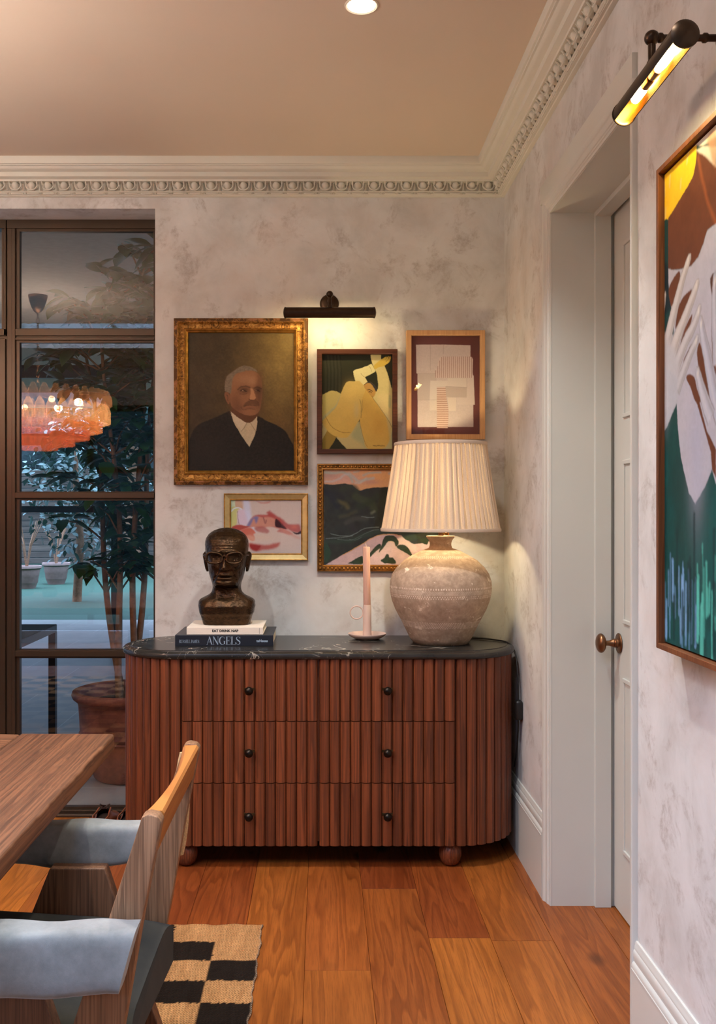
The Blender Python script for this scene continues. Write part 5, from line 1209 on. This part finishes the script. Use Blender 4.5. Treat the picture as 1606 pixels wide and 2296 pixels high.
for xc in (-1.25, -2.65):
    m = MB(); m.rnd = .5
    m.box(xc-.045, xc+.045, 1.60, 2.44, TZ-TT-.09, TZ-TT-.0005, .004); m.prism([(1.66,.075),(1.78,.075),(1.99,TZ-TT-.088),(1.89,TZ-TT-.088)], 'X', xc-.04, xc+.04, .004); m.prism([(2.26,.075),(2.38,.075),(2.15,TZ-TT-.088),(2.05,TZ-TT-.088)], 'X', xc-.04, xc+.04, .004)
    m.box(xc-.05, xc+.05, 1.55, 2.49, .0088, .085, .005); m.rnd = 0; m.build('trestle', TY, tb)
m = MB(); m.box(-2.66, -1.24, 1.985, 2.055, .30, .38, .004); m.build('stretcher', TX, tb)
CLAYD = plain('dark_stoneware', (.05,.035,.025), .5, 0, .4, .2, 12)
for (x, y, s_, lb) in ((-2.12,1.72,1.0,'largest dark stoneware candle block on the dining table'),(-1.92,1.80,.85,'middle dark stoneware candle block on the dining table'),(-1.72,1.72,.95,'dark stoneware candle block at the window end of the dining table row')):
    cb = thing('candle_block', (x,y,TZ+.001), lb, 'candle holder', 'stoneware candle blocks')
    m = MB(); m.lathe([(0,0),(.05*s_,0),(.062*s_,.02*s_),(.062*s_,.05*s_),(.045*s_,.075*s_),(.04*s_,.085*s_),(.06*s_,.10*s_),(.068*s_,.13*s_),(.062*s_,.133*s_),(.04*s_,.12*s_),(0,.12*s_)], (x,y,TZ+.001), 32); m.build('base', CLAYD, cb, smooth=50, fix=True)
    m = MB(); m.lathe([(0,.12*s_),(.034*s_,.12*s_),(.034*s_,.20*s_),(0,.20*s_)], (x,y,TZ+.001), 24); m.build('pillar', CLAYD, cb, smooth=40, fix=True)

# ================================================================== armchair at the table end
CHW = wood('weathered_oak_chair', S(112,78,53), S(166,122,87), 'Z', 2.2, .5, .5, .35, .15)
CHD = wood('oak_leg_shaded', S(78,50,32), S(124,86,60), 'Z', 2.2, .5, .42, .35, .15)  # chair oak darkened in colour for the shade under table and armrest
CHR = wood('golden_oak_rail', S(150,86,36), S(190,122,58), 'Y', 1.0, .4, .12, .4, .05)
t = NT('grey_blue_velvet'); n = t.noise(t.obj(), 14, 6, .7); n2 = t.noise(t.obj(), 900, 2, .5)
c = t.ramp(n, [(.3, S(112,113,108)), (.7, S(144,144,138))]); t.bump(n2, .2, .001)
VELV = t.base(c, .85, 0, .2); t.set(t.b, 'Sheen Weight', .5); t.set(t.b, 'Sheen Roughness', .4)
t = NT('dark_grey_upholstery'); n = t.noise(t.obj(), 10, 5, .6); VELD = t.base(t.ramp(n, [(.3, S(40,40,37)), (.7, S(56,53,46))]), .9, 0, .08); t.set(t.b, 'Sheen Weight', .06)
CANE = plain('woven_rush', S(206,170,122), .8, 0, .2, .3, 260, .6)
ch = thing('armchair', (-.6, 1.90, 0), 'oak armchair with grey velvet armrests pulled up to the end of the table', 'chair')
YN, YFAR = 1.655, 2.165
def post(y0, y1):
    m = MB(); m.rnd = .2+.3*y0
    # leaning back post: outline in x,z
    P = [(-.3135,.812),(-.311,.822),(-.300,.8265),(-.283,.8225),(-.2765,.813),(-.3085,.65),(-.339,.474),(-.372,.30),(-.475,.30),(-.426,.474),(-.3665,.65)]
    m.prism(P, 'Y', y0, y1, .003); m.rnd = 0
    return m.build('back_post', CHW, ch, smooth=30)
post(YN-.0, YN+.036); post(YFAR, YFAR+.036)
for (y0, y1) in ((YN-.001, YN+.034), (YFAR+.001, YFAR+.037)):
    m = MB(); m.rnd = .77*y0
    m.prism([(-.613,.545),(-.489,.545),(-.306,.0088),(-.415,.0088),(-.545,.40),(-.715,.0088),(-.83,.0088)], 'Y', y0-.004, y1-.003, .003); m.rnd = 0
    m.build('leg_frame', CHD, ch)
# top rail, scooped on the sitter's side
m = MB(); rr = []; NR = 24
for i in range(NR+1):
    v = i/NR; y = YN+.036+(YFAR-YN-.036)*v; sc_ = math.sin(PI*v)**.8
    xf = -.3125+.017*sc_; xb = -.2772
    lean = .184; zb = .752+.004*sc_
    rr.append([(xf+.0045, y, .822), (xf, y, .817), (xf-(.815-zb)*lean-.004, y, zb), (xb-(.815-zb)*lean, y, zb), (xb, y, .817), (xb-.004, y, .8225)])
m.rnd = .6; m.rings(rr); m.rnd = 0; m.build('top_rail', CHR, ch, smooth=35, fix=True)
def pad(x0, x1, y0, y1, z0, z1, slant, sag, name, mat, nx_=26, seed=1):
    m = MB(); rr = []; rs = random.Random(seed); ph = [rs.uniform(0, 6) for _ in range(4)]
    yc, zc = (y0+y1)/2, (z0+z1)/2; hy_, hz = (y1-y0)/2, (z1-z0)/2; NP_ = 28
    for i in range(nx_+1):
        u = i/nx_; e = min(u, 1-u)*nx_; inset = 1.0 if e >= 2 else (.72, .93)[int(e)] if e < 2 else 1
        if e == 0: inset = .80
        ring = []
        for j in range(NP_):
            a = 2*PI*j/NP_; c_, s_ = math.cos(a), math.sin(a)
            yy = yc+hy_*math.copysign(abs(c_)**.45, c_)*(.86+.14*inset); zz = zc+hz*math.copysign(abs(s_)**.45, s_)*(.92+.08*inset)
            x = x0+(x1-x0)*u
            if u > .5: x += (zz-z1)*slant*(u-.5)*2
            w = .0022*math.sin(x*21+ph[0]+a)+.0014*math.sin(x*47+ph[1]+2*a)
            if s_ < -.3: zz -= sag*math.sin(PI*min(1, u*1.3-.25)) if u > .2 else 0; zz += (.006*math.sin(x*14+ph[2]))
            ring.append((x, yy+w, zz+w*.6))
        rr.append(ring)
    m.rings(rr); return m.build(name, mat, ch, smooth=65, fix=True)
pad(-.90, -.309, YN-.072, YN+.004, .548, .652, .28, .010, 'armrest', VELV, seed=1)
pad(-.90, -.330, YFAR+.030, YFAR+.094, .538, .630, .28, .004, 'armrest', VELV, seed=2)
# seat: upholstered block with rounded back edge
m = MB(); rr = []
for i in range(19):
    u = i/18; x = -.93+.585*u; ring = []
    e = min(i, 18-i); ins = {0:.80, 1:.95}.get(e, 1.0); zt_s = .478-.036*u
    for j in range(32):
        a = 2*PI*j/32; c_, s_ = math.cos(a), math.sin(a)
        ring.append((x+(.012*(1-(s_)**2) if i == 18 else 0)-(.018 if (i == 18 and s_ < -.3) else 0), 1.928+.232*math.copysign(abs(c_)**.28, c_)*(.97+.03*ins), zt_s-.05+.05*math.copysign(abs(s_)**.35, s_)*ins-(.03 if s_ < 0 else 0)))
    rr.append(ring)
m.rings(rr); m.build('seat', VELD, ch, smooth=60, fix=True)
m = MB(); m.rnd = .4; m.box(-.62, -.50, YN+.02, YFAR+.01, .33, .365, .003); m.rnd = 0; m.build('seat_rail', CHW, ch)
# woven rush pad on the outside of the far post
m = MB(); rr = []
for i in range(15):
    v = i/14; z = .56+.235*v; xc = -.323+.03*(z-.65); hw = .0185*math.sin(PI*(.06+.88*v))**.5
    rr.append([(xc+hw*math.cos(2*PI*j/20), YFAR+.044+.006*math.sin(2*PI*j/20), z) for j in range(20)])
m.rings(rr); m.build('woven_panel', CANE, ch, smooth=60, fix=True)

# ================================================================== shoes by the window
LEATH = plain('tan_brown_leather', (.30,.085,.030), .3, 0, .5, .25, 25); LEIN = plain('dark_shoe_lining', (.03,.012,.007), .7); LACE = plain('dark_brown_laces', (.035,.015,.009), .7); SOLE = plain('shoe_sole', (.05,.022,.012), .6)
def shoe(cx, cy, rot, label):
    s = thing('leather_shoe', (cx, cy, 0), label, 'shoe', 'brown leather shoes by the window'); M = Matrix.Translation((cx, cy, 0)) @ Matrix.Rotation(rot, 4, 'Z')
    def put(m, name, mat, parent=s, **k): m.v = [tuple(M @ Vector(p)) for p in m.v]; return m.build(name, mat, parent, **k)
    # toe towards -y (local), opening towards the heel; sections along y
    sec = [(.145,.020,.030,.015),(.125,.034,.072,.030),(.095,.0375,.080,.036),(.06,.0375,.078,.037),(.03,.0385,.094,.037),(.0,.040,.092,.036),(-.03,.043,.078,.030),(-.06,.046,.066,.02),(-.095,.045,.056,.02),(-.125,.037,.047,.02),(-.148,.018,.034,.02)]
    m = MB(); rr = []
    for y, w, h, top in sec:
        ring = []
        for j in range(24):
            a = 2*PI*j/24; c_, s_ = math.cos(a), math.sin(a)
            ring.append((w*math.copysign(abs(c_)**.7, c_)*(1-.28*max(0, s_)), y, .012+(h-.012)*(.5+.5*math.copysign(abs(s_)**.75, s_))))
        rr.append(ring)
    # collar: open the heel part by leaving out the top faces
    n = 24; vs = [p for r_ in rr for p in r_]; fs = []
    for q in range(len(rr)-1):
        for j in range(n):
            if 1 <= q <= 4 and 3 <= j <= 8: continue
            fs.append((q*n+j, q*n+(j+1) % n, (q+1)*n+(j+1) % n, (q+1)*n+j))
    fs += [tuple(range(n)), tuple(range((len(rr)-1)*n, len(rr)*n))]
    m.add(vs, fs); put(m, 'upper', LEATH, smooth=60, fix=True)
    m = MB(); m.rings([[(.034*c_, y+.0, .05+.018*s_) for c_, s_ in [(math.cos(2*PI*j/12), math.sin(2*PI*j/12)) for j in range(12)]] for y in (-.02, .02, .06, .115)]); put(m, 'insole_lining', LEIN, smooth=60, fix=True)
    m = MB(); m.tube([(x, y, z) for x, y, z in ((-.024,.0,.096),(-.027,.04,.090),(-.032,.08,.086),(-.026,.118,.082),(0,.131,.079),(.026,.118,.082),(.032,.08,.086),(.027,.04,.090),(.024,.0,.096))], .0035, 6); put(m, 'collar', LEATH, smooth=60)
    m = MB(); m.prism([(w*sx+.003*sx, y) for (y, w) in [(q[0]*1.03, q[1]) for q in sec] for sx in (1,)]+[(-w-.003, y) for (y, w) in [(q[0]*1.03, q[1]) for q in reversed(sec)]], 'Z', .0005, .014); put(m, 'sole', SOLE)
    m = MB()
    for k in range(4):
        y = .005-.018*k; z = .099-.008*k; m.tube([(-.02,y,z-.005),(0,y-.006,z+.002),(.02,y,z-.005)], .0024, 5)
    m.tube([(0,.012,.100),(-.016,.018,.112),(-.022,.006,.113),(-.004,.0,.104),(.014,.018,.113),(.020,.004,.112),(.002,.004,.102)], .0028, 6); put(m, 'laces', LACE, smooth=60)
    return s
shoe(-.917, 4.06, R(180), 'left one of the two brown leather lace-up shoes below the window'); shoe(-.806, 4.06, R(176), 'right brown leather lace-up shoe, half behind the sideboard')

# ================================================================== chandelier over the table (seen mirrored in the window)
chd = thing('chandelier', (-1.94, 2.02, HC), 'tiered amber glass chandelier on a chain over the dining table', 'chandelier')
hx_, hy_ = -1.94, 2.02
m = MB(); m.lathe([(.065,0),(.066,-.006),(.058,-.04),(.042,-.085),(.024,-.112),(.010,-.12),(0,-.121)], (hx_,hy_,HC), 24, rfun=lambda a, z: 1+.03*math.cos(a*16)); m.build('ceiling_cup', OLDBRASS, chd, smooth=60, fix=True)
m = MB(); z = HC-.12; k = 0
while z > 2.20:
    pts = []
    for i in range(14):
        a = 2*PI*i/14; ex, ez = .012*math.cos(a), .022*math.sin(a); pts.append((hx_+(ex if k % 2 else 0), hy_+(0 if k % 2 else ex), z-.018+ez))
    m.tube(pts, .0026, 5, closed=True); z -= .036; k += 1
m.build('chain', OLDBRASS, chd, smooth=60)
m = MB(); m.lathe([(0,0),(.02,0),(.02,-.05),(.03,-.06),(0,-.06)], (hx_,hy_,2.205), 20)
for i in range(12):
    a = 2*PI*i/12; m.tube([(hx_, hy_, 2.16), (hx_+.45*math.cos(a), hy_+.45*math.sin(a), 2.145)], .004, 5)
for (rr_, z) in ((.455,2.145),(.43,2.04),(.36,1.97),(.27,1.91),(.17,1.86)): m.tube([(hx_+rr_*math.cos(2*PI*i/48), hy_+rr_*math.sin(2*PI*i/48), z) for i in range(48)], .005, 5, closed=True)
for (rr_, z0_, z1_) in ((.43,2.04,2.15),(.36,1.97,2.15),(.27,1.91,2.15),(.17,1.86,2.15)):
    for i in range(4):
        a = 2*PI*i/4+.3; m.tube([(hx_+rr_*math.cos(a), hy_+rr_*math.sin(a), z0_), (hx_+rr_*math.cos(a), hy_+rr_*math.sin(a), z1_)], .003, 4)
m.build('metal_frame', OLDBRASS, chd, smooth=60)
def amber(name, col, e, st):
    t = NT(name); co = t.obj(); n = t.noise(t.mapping(co, (40,40,9)), 1, 3, .6); t.base(col, .12, 0, .6)
    tp_ = t.n('ShaderNodeBsdfTransparent', i_0=(1,.94,.87)); mx_ = t.n('ShaderNodeMixShader', i_0=.42); t.l(tp_.outputs[0], mx_.inputs[1]); t.l(t.b.outputs[0], mx_.inputs[2]); t.l(mx_.outputs[0], t.out.inputs['Surface']); t.set(t.b, 'Emission Color', e); t.set(t.b, 'Emission Strength', t.math('MULTIPLY', t.ramp(n, [(.3, .45), (.75, 1.7)]), st)); return t.m
tiers = [(.465,2.165,.085,42,'clear'),(.455,2.075,.12,40,'a'),(.40,2.005,.11,36,'b'),(.315,1.945,.10,28,'c'),(.215,1.89,.09,20,'c'),(.105,1.85,.08,10,'c')]
mt = {'clear': amber('clear_amber_glass', (.75,.45,.28), (1,.46,.20), E_CHANDELIER*.3), 'a': amber('pale_amber_glass', (.85,.55,.32), (1,.50,.18), E_CHANDELIER*1.5), 'b': amber('amber_glass', (.85,.42,.22), (1,.36,.11), E_CHANDELIER), 'c': amber('rose_glass', (.80,.28,.16), (1,.22,.08), E_CHANDELIER*.55)}
for (rr_, zt_c, L, n, kind) in tiers:
    m = MB()
    for i in range(n):
        a = 2*PI*(i+.5*(kind == 'b'))/n; x, y = hx_+rr_*math.cos(a), hy_+rr_*math.sin(a)
        m.lathe([(.004,.012),(.012,.010),(.016,.0),(.030,-.03),(.033,-.045),(.0335,-L),(.030,-L-.002)], (x,y,zt_c), 12, rfun=lambda a_, z: 1+.05*math.cos(a_*6))
    m.build('glass_tier', mt[kind], chd, smooth=50)
E_CB = emit('chandelier_bulb', (1,.72,.42), 40.0); 
for i in range(8):
    a = 2*PI*i/8+.2; m = MB(); m.sphere((hx_+.30*math.cos(a), hy_+.30*math.sin(a), 2.09), .022, 10, 8); m.build('bulb', E_CB, chd, smooth=80)
add_light('chandelier_glow', 'AREA', (hx_, hy_, 2.20), P_CHANDELIER, (1,.97,.92), (R(180),0,0), shape='DISK', size=.7)
for i in range(4):
    a = 2*PI*(2*i)/8+.2; add_light('chandelier_bulb_light', 'POINT', (hx_+.30*math.cos(a), hy_+.30*math.sin(a), 2.09), P_CHANDELIER_BULBS/4, (1,.95,.88), shadow_soft_size=.027)

# ================================================================== terrace and garden beyond the glass
t = NT('grey_stone_pavers'); co = t.obj(); br_ = t.n('ShaderNodeTexBrick', i_Vector=t.mapping(co, (1,1,1), (.3,.1,0)), i_Scale=1.0, i_Mortar_Size=.004, i_Brick_Width=.9, i_Row_Height=.6, i_Color1=S(128,124,116), i_Color2=S(142,138,128), i_Mortar=S(176,173,165))
n = t.noise(co, 5, 6, .65); PAVE = t.base(t.mix(.35, br_.outputs[0], t.ramp(n, [(.3, S(104,101,94)), (.7, S(154,150,140))])), .35, 0, .5)
m = MB(); m.box(-9, 3.5, 4.325, 12.0, -.1, -.004); struct(m.build('ground_terrace', PAVE))
t = NT('lawn_grass'); n = t.noise(t.obj(), 60, 5, .7); LAWN = t.base(t.ramp(n, [(.3, (.0015,.02,.006)), (.7, (.003,.04,.013))]), .9); t.bump(n, .6, .02)
m = MB(); m.box(-22, 14, 12.0, 30, -.12, -.01); g1_ = struct(m.build('ground_lawn', LAWN))
m = MB(); m.box(-26, 22, -30, YR-.25, -.14, -.06); struct(m.build('ground_rear_garden', LAWN))
SOFF = plain('verandah_soffit_paint', S(142,128,112), .8)
m = MB(); m.box(-9, 3.5, 4.39, 13.1, 2.95, 3.05); struct(m.build('roof_verandah', SOFF))  # roof lengthened over the terrace to shade the paving and hide sky
FASC = plain('white_fascia_paint', S(214,220,226), .5)
vb = MB(); vb.box(-9, 3.5, 12.9, 13.06, 2.76, 2.95); struct(vb.build('beam_verandah', FASC))
DSTEEL = plain('black_steel', (.012,.012,.013), .4, .6)
sc_g = thing('mirrored_frame_bars', (-2.4, 9.0, 0), 'black steel bars added across the terrace for the mirrored rear window frame', 'screen')  # added outside to repeat the dark frame lines mirrored in the glass
for x in (-5.2, -3.6, PX(262, 9.0), -.3, 1.2):
    m = MB(); m.box(x-.045, x+.045, 8.96, 9.04, 0, 2.74); m.build('upright', DSTEEL, sc_g)
for (z, h) in ((PZ(986, 9.0), .055), (2.66, .06), (PZ(1142,9.0), .03)):
    m = MB(); m.box(-5.2, 1.2, 8.965, 9.035, z-h, z+h); m.build('crossbar', DSTEEL, sc_g)
ot = thing('mirrored_shape_table', (-2.4, 5.2, -.004), 'dark metal table added on the terrace for a mirrored shape by the ficus pot', 'table')  # added outside for a dark edge and leg mirrored in the glass
m = MB(); m.box(-3.3, -1.55, 4.75, 5.62, .645, .69, .004); m.build('table_top', DSTEEL, ot)
for (x, y) in ((-1.57,5.60),(-3.28,5.60),(-3.28,4.77)):
    m = MB(); m.box(x-.02, x+.02, y-.02, y+.02, -.004, .646); m.build('leg', DSTEEL, ot)
# terracotta pot with a ficus
t = NT('dark_terracotta'); n = t.noise(t.obj(), 9, 6, .65); TERRA = t.base(t.ramp(n, [(.3, S(92,50,36)), (.7, S(142,84,62))]), .65, 0, .35)
fcx, fcy = -.985, 4.90
fic = thing('ficus_tree', (fcx, fcy, 0), 'leafy ficus with several stems in a dark terracotta pot outside the window', 'potted plant')
m = MB(); m.lathe([(0,.001),(.165,.001),(.175,.012),(.205,.10),(.232,.19),(.236,.200),(.241,.206),(.236,.214),(.243,.222),(.249,.232),(.243,.240),(.246,.30),(.250,.36),(.253,.385),(.262,.395),(.278,.408),(.285,.425),(.280,.442),(.262,.448),(.245,.440),(.238,.41),(.236,.36),(0,.36)], (fcx,fcy,0), 56); m.build('pot', TERRA, fic, smooth=40, fix=True)['label'] = 'round dark terracotta pot with ring bands'
m = MB(); m.lathe([(.235,.375),(.12,.392),(0,.398)], (fcx,fcy,0), 24); m.build('soil', plain('dark_soil', (.018,.011,.008), .95, 0, .2, .5, 60, .5), fic, smooth=60, fix=True)
BARK = plain('ficus_bark', (.20,.105,.055), .8, 0, .2, .35, 30, .6)
rs = random.Random(21); stems = [((-.02,-.03),(-.11,-.05),2.05),((.03,.01),(.06,.04),2.3),((.0,.05),(.18,.0),2.2),((-.04,.03),(-.26,.10),2.0)]
m = MB(); tips = []
for (b0, b1, hh_) in stems:
    pts = []; N = 14
    for i in range(N+1):
        u = i/N; pts.append((fcx+b0[0]+(b1[0]-b0[0])*u+.02*math.sin(u*7+b0[0]*90), fcy+b0[1]+(b1[1]-b0[1])*u+.02*math.cos(u*6+b0[1]*80), .385+hh_*u*.95))
    m.tube(pts, [.019-.012*i/N for i in range(N+1)], 8)
    for i in range(4, N+1):
        for _ in range(2 if i < 9 else 4):
            a = rs.uniform(0, 2*PI); L = rs.uniform(.14, .34)*(1.0 if i > 8 else .8); p = pts[i]
            q = (p[0]+L*math.cos(a), p[1]+L*math.sin(a)*.7, p[2]+rs.uniform(.02, .20)); mid = tuple((p[k]+q[k])/2+(0,0,.03)[k] for k in range(3))
            m.tube([p, mid, q], [.006,.004,.0025], 5); tips.append((mid, q, i))
m.build('stems', BARK, fic, smooth=60)
t = NT('ficus_leaf'); n = t.noise(t.obj(), 7, 3, .5); t.base(t.ramp(n, [(.3, (.010,.050,.013)), (.7, (.030,.100,.024))]), .35, 0, .5); LEAF = t.m
t2 = t
m = MB()
def leaf(m, p, d, up, L, w):
    d = d.normalized(); s_ = d.cross(up).normalized(); n_ = s_.cross(d).normalized()
    prf = [(0,0),(.12,.55),(.32,.95),(.52,1.0),(.72,.78),(.86,.36),(1.0,.03)]; vs = []
    for u, ww in prf:
        c_ = p+d*(L*u)-n_*(L*.22*u*u)
        vs += [c_-s_*(w*ww*.5)+n_*(w*ww*.12), c_, c_+s_*(w*ww*.5)+n_*(w*ww*.12)]
    fs = []
    for i in range(len(prf)-1): k = 3*i; fs += [(k,k+1,k+4,k+3), (k+1,k+2,k+5,k+4)]
    m.add([tuple(v) for v in vs], fs)
for (mid, q, lev) in tips:
    for _ in range(rs.randint(11, 16) if lev > 10 else rs.randint(6, 10)):
        u = rs.random(); p = Vector(mid)*(1-u)+Vector(q)*u+Vector((rs.uniform(-.03,.03), rs.uniform(-.03,.03), rs.uniform(-.02,.03)))
        a = rs.uniform(0, 2*PI); d = Vector((math.cos(a), math.sin(a), rs.uniform(-.6, .5)))
        if p.y < 4.52: continue
        leaf(m, p, d, Vector((rs.uniform(-.3,.3), rs.uniform(-.3,.3), 1)), rs.uniform(.10, .16), rs.uniform(.055, .082))
m.v = [(x, max(y, 4.42), min(z, 2.9)) for x, y, z in m.v]
m.build('foliage', LEAF, fic, smooth=60)
# garden trees, planters, fence
def garden_tree(x, y, H, Rr, label, seed, dark_, n=900, name='garden_tree', group='garden trees', ls=1.0):
    t_ = thing(name, (x, y, -.01), label, 'tree', group); rs = random.Random(seed)
    m = MB(); m.tube([(x, y, -.02), (x+.05, y, H*.3), (x-.03, y+.05, H*.6), (x, y, H*.9)], [.12*H/5,.1*H/5,.07*H/5,.02], 8); m.build('trunk', BARK, t_, smooth=60)
    m = MB()
    for _ in range(n):
        a = rs.uniform(0, 2*PI); v = rs.uniform(-1, 1); rr_ = rs.random()**.4; p = Vector((x+Rr*rr_*math.cos(a)*math.sqrt(1-v*v), y+Rr*rr_*math.sin(a)*math.sqrt(1-v*v), H*.58+H*.42*rr_*v))
        d = Vector((rs.uniform(-1,1), rs.uniform(-1,1), rs.uniform(-1,.6))); leaf(m, p, d, Vector((rs.uniform(-1,1), rs.uniform(-1,1), 1)), ls*rs.uniform(.22,.42), ls*rs.uniform(.09,.2))
    m.build('crown', dark_, t_, smooth=60)
def leafm(name, c0, c1):
    t = NT(name); n = t.noise(t.obj(), 1.5, 4, .6); return t.base(t.ramp(n, [(.3, c0), (.7, c1)]), .6)
EVG = leafm('evergreen_leaf', (.004,.022,.017), (.016,.058,.042)); SHR = leafm('grey_green_leaf', (.02,.05,.04), (.055,.11,.08))
garden_tree(-8.6, 21, 8.5, 2.0, 'tall evergreen tree at the far left of the garden', 1, EVG, 1300); garden_tree(-4.4, 22.3, 9.0, 2.0, 'tallest evergreen tree in the middle of the garden view', 2, EVG, 1400); garden_tree(-.2, 21, 7.5, 2.0, 'evergreen tree behind the steel bars, right of the middle', 3, EVG, 1200); garden_tree(4.0, 22, 8.5, 2.0, 'evergreen tree at the far right of the garden', 4, EVG, 1000)
garden_tree(-3.7, 14.5, 3.0, .8, 'feathery grey-green shrub on the lawn beyond the terrace', 5, SHR, 1100, 'garden_shrub', 'garden shrubs', .4); garden_tree(-1.9, 15.5, 2.6, .8, 'grey-green shrub behind the ficus stems', 6, SHR, 1000, 'garden_shrub', 'garden shrubs', .4)
FEN = wood('weathered_fence_board', S(70,60,50), S(112,98,84), 'X', .6, .8)
fn = thing('garden_fence', (-4, 24.6, 0), 'weathered horizontal board fence behind the garden trees', 'fence')
m = MB()
for k in range(15): m.rnd = rng.random(); m.box(-16, 10, 24.6, 24.63, .02+k*.16, .02+k*.16+.145)
m.rnd = 0; m.build('boards', FEN, fn)
for x in range(-16, 11, 2): m = MB(); m.box(x-.05, x+.05, 24.63, 24.72, 0, 2.45); m.build('fence_post', FEN, fn)
for (x, y, lb) in ((PX(60,17.0),17.0,'pale terracotta planter with bare stems on the lawn, nearest the left window edge'), (PX(126,18.0),18.0,'second pale terracotta planter on the lawn, right of the left one')):
    p_ = thing('garden_planter', (x, y, -.01), lb, 'planter', 'garden planters')
    m = MB(); m.lathe([(.62*a_, .8*b_) for a_, b_ in [(0,0),(.24,0),(.30,.12),(.31,.13),(.33,.26),(.34,.27),(.37,.42),(.42,.45),(.42,.50),(.36,.50),(.34,.44),(0,.44)]], (x,y,-.01), 32); m.build('pot', plain('pale_terracotta', S(130,104,92), .8), p_, smooth=40, fix=True)
    m = MB(); rs = random.Random(int(x*10))
    for k in range(9):
        a = rs.uniform(0, 6.28); m.tube([(x, y, .33), (x+.08*math.cos(a), y+.08*math.sin(a), .75), (x+.25*math.cos(a), y+.25*math.sin(a), 1.15+rs.uniform(-.1,.3))], [.016,.011,.004], 5)
    m.build('bare_stems', BARK, p_, smooth=60)
# hedges added in front and behind to hide the bright sky
def hedge(x0, x1, y, H, thick, label, seed):
    h = tag(MB().build('sky_hiding_hedge', HEDGE), label, 'hedge', None)
    m = MB(); NX, NZ = 90, 40; rs = np.random.RandomState(seed); xs = np.linspace(x0, x1, NX); zs_ = np.linspace(-.05, H, NZ)
    for sgn in (-1, 1):
        D = vnoise(*[np.abs(q)*2.2 for q in np.meshgrid(xs, zs_)], seed, 4)-.5
        vs = [(xs[i], y+sgn*(thick/2+.5*D[j, i]), zs_[j]+(.5*D[j, i] if j else 0)) for j in range(NZ) for i in range(NX)]
        fs = [(j*NX+i, j*NX+i+1, (j+1)*NX+i+1, (j+1)*NX+i) for j in range(NZ-1) for i in range(NX-1)]; m.add(vs, fs)
    k = NX*NZ; t0 = (NZ-1)*NX
    m.f += [(t0+i, t0+i+1, k+t0+i+1, k+t0+i) for i in range(NX-1)]; m.mi += [0]*(NX-1)
    me = bpy.data.meshes.new('sky_hiding_hedge'); me.from_pydata(m.v, [], m.f); me.materials.append(HEDGE); me.polygons.foreach_set('use_smooth', [True]*len(me.polygons)); h.data = me
t = NT('hedge_leaves'); n = t.noise(t.obj(), 9, 6, .75); n2 = t.noise(t.obj(), 1.2, 3, .6)
c = t.ramp(n, [(.35, (.002,.009,.009)), (.5, (.009,.034,.03)), (.7, (.03,.08,.066))]); t.bump(n, 1.0, .2); HEDGE = t.base(c, .8)
hedge(-20, 14, 27, 6.5, 1.2, 'tall dark hedge added behind the fence to hide the bright sky', 4); hedge(-16, 14, -11, 5.0, 1.2, 'dark hedge added in the rear garden to hide the sky mirrored in the window', 9)
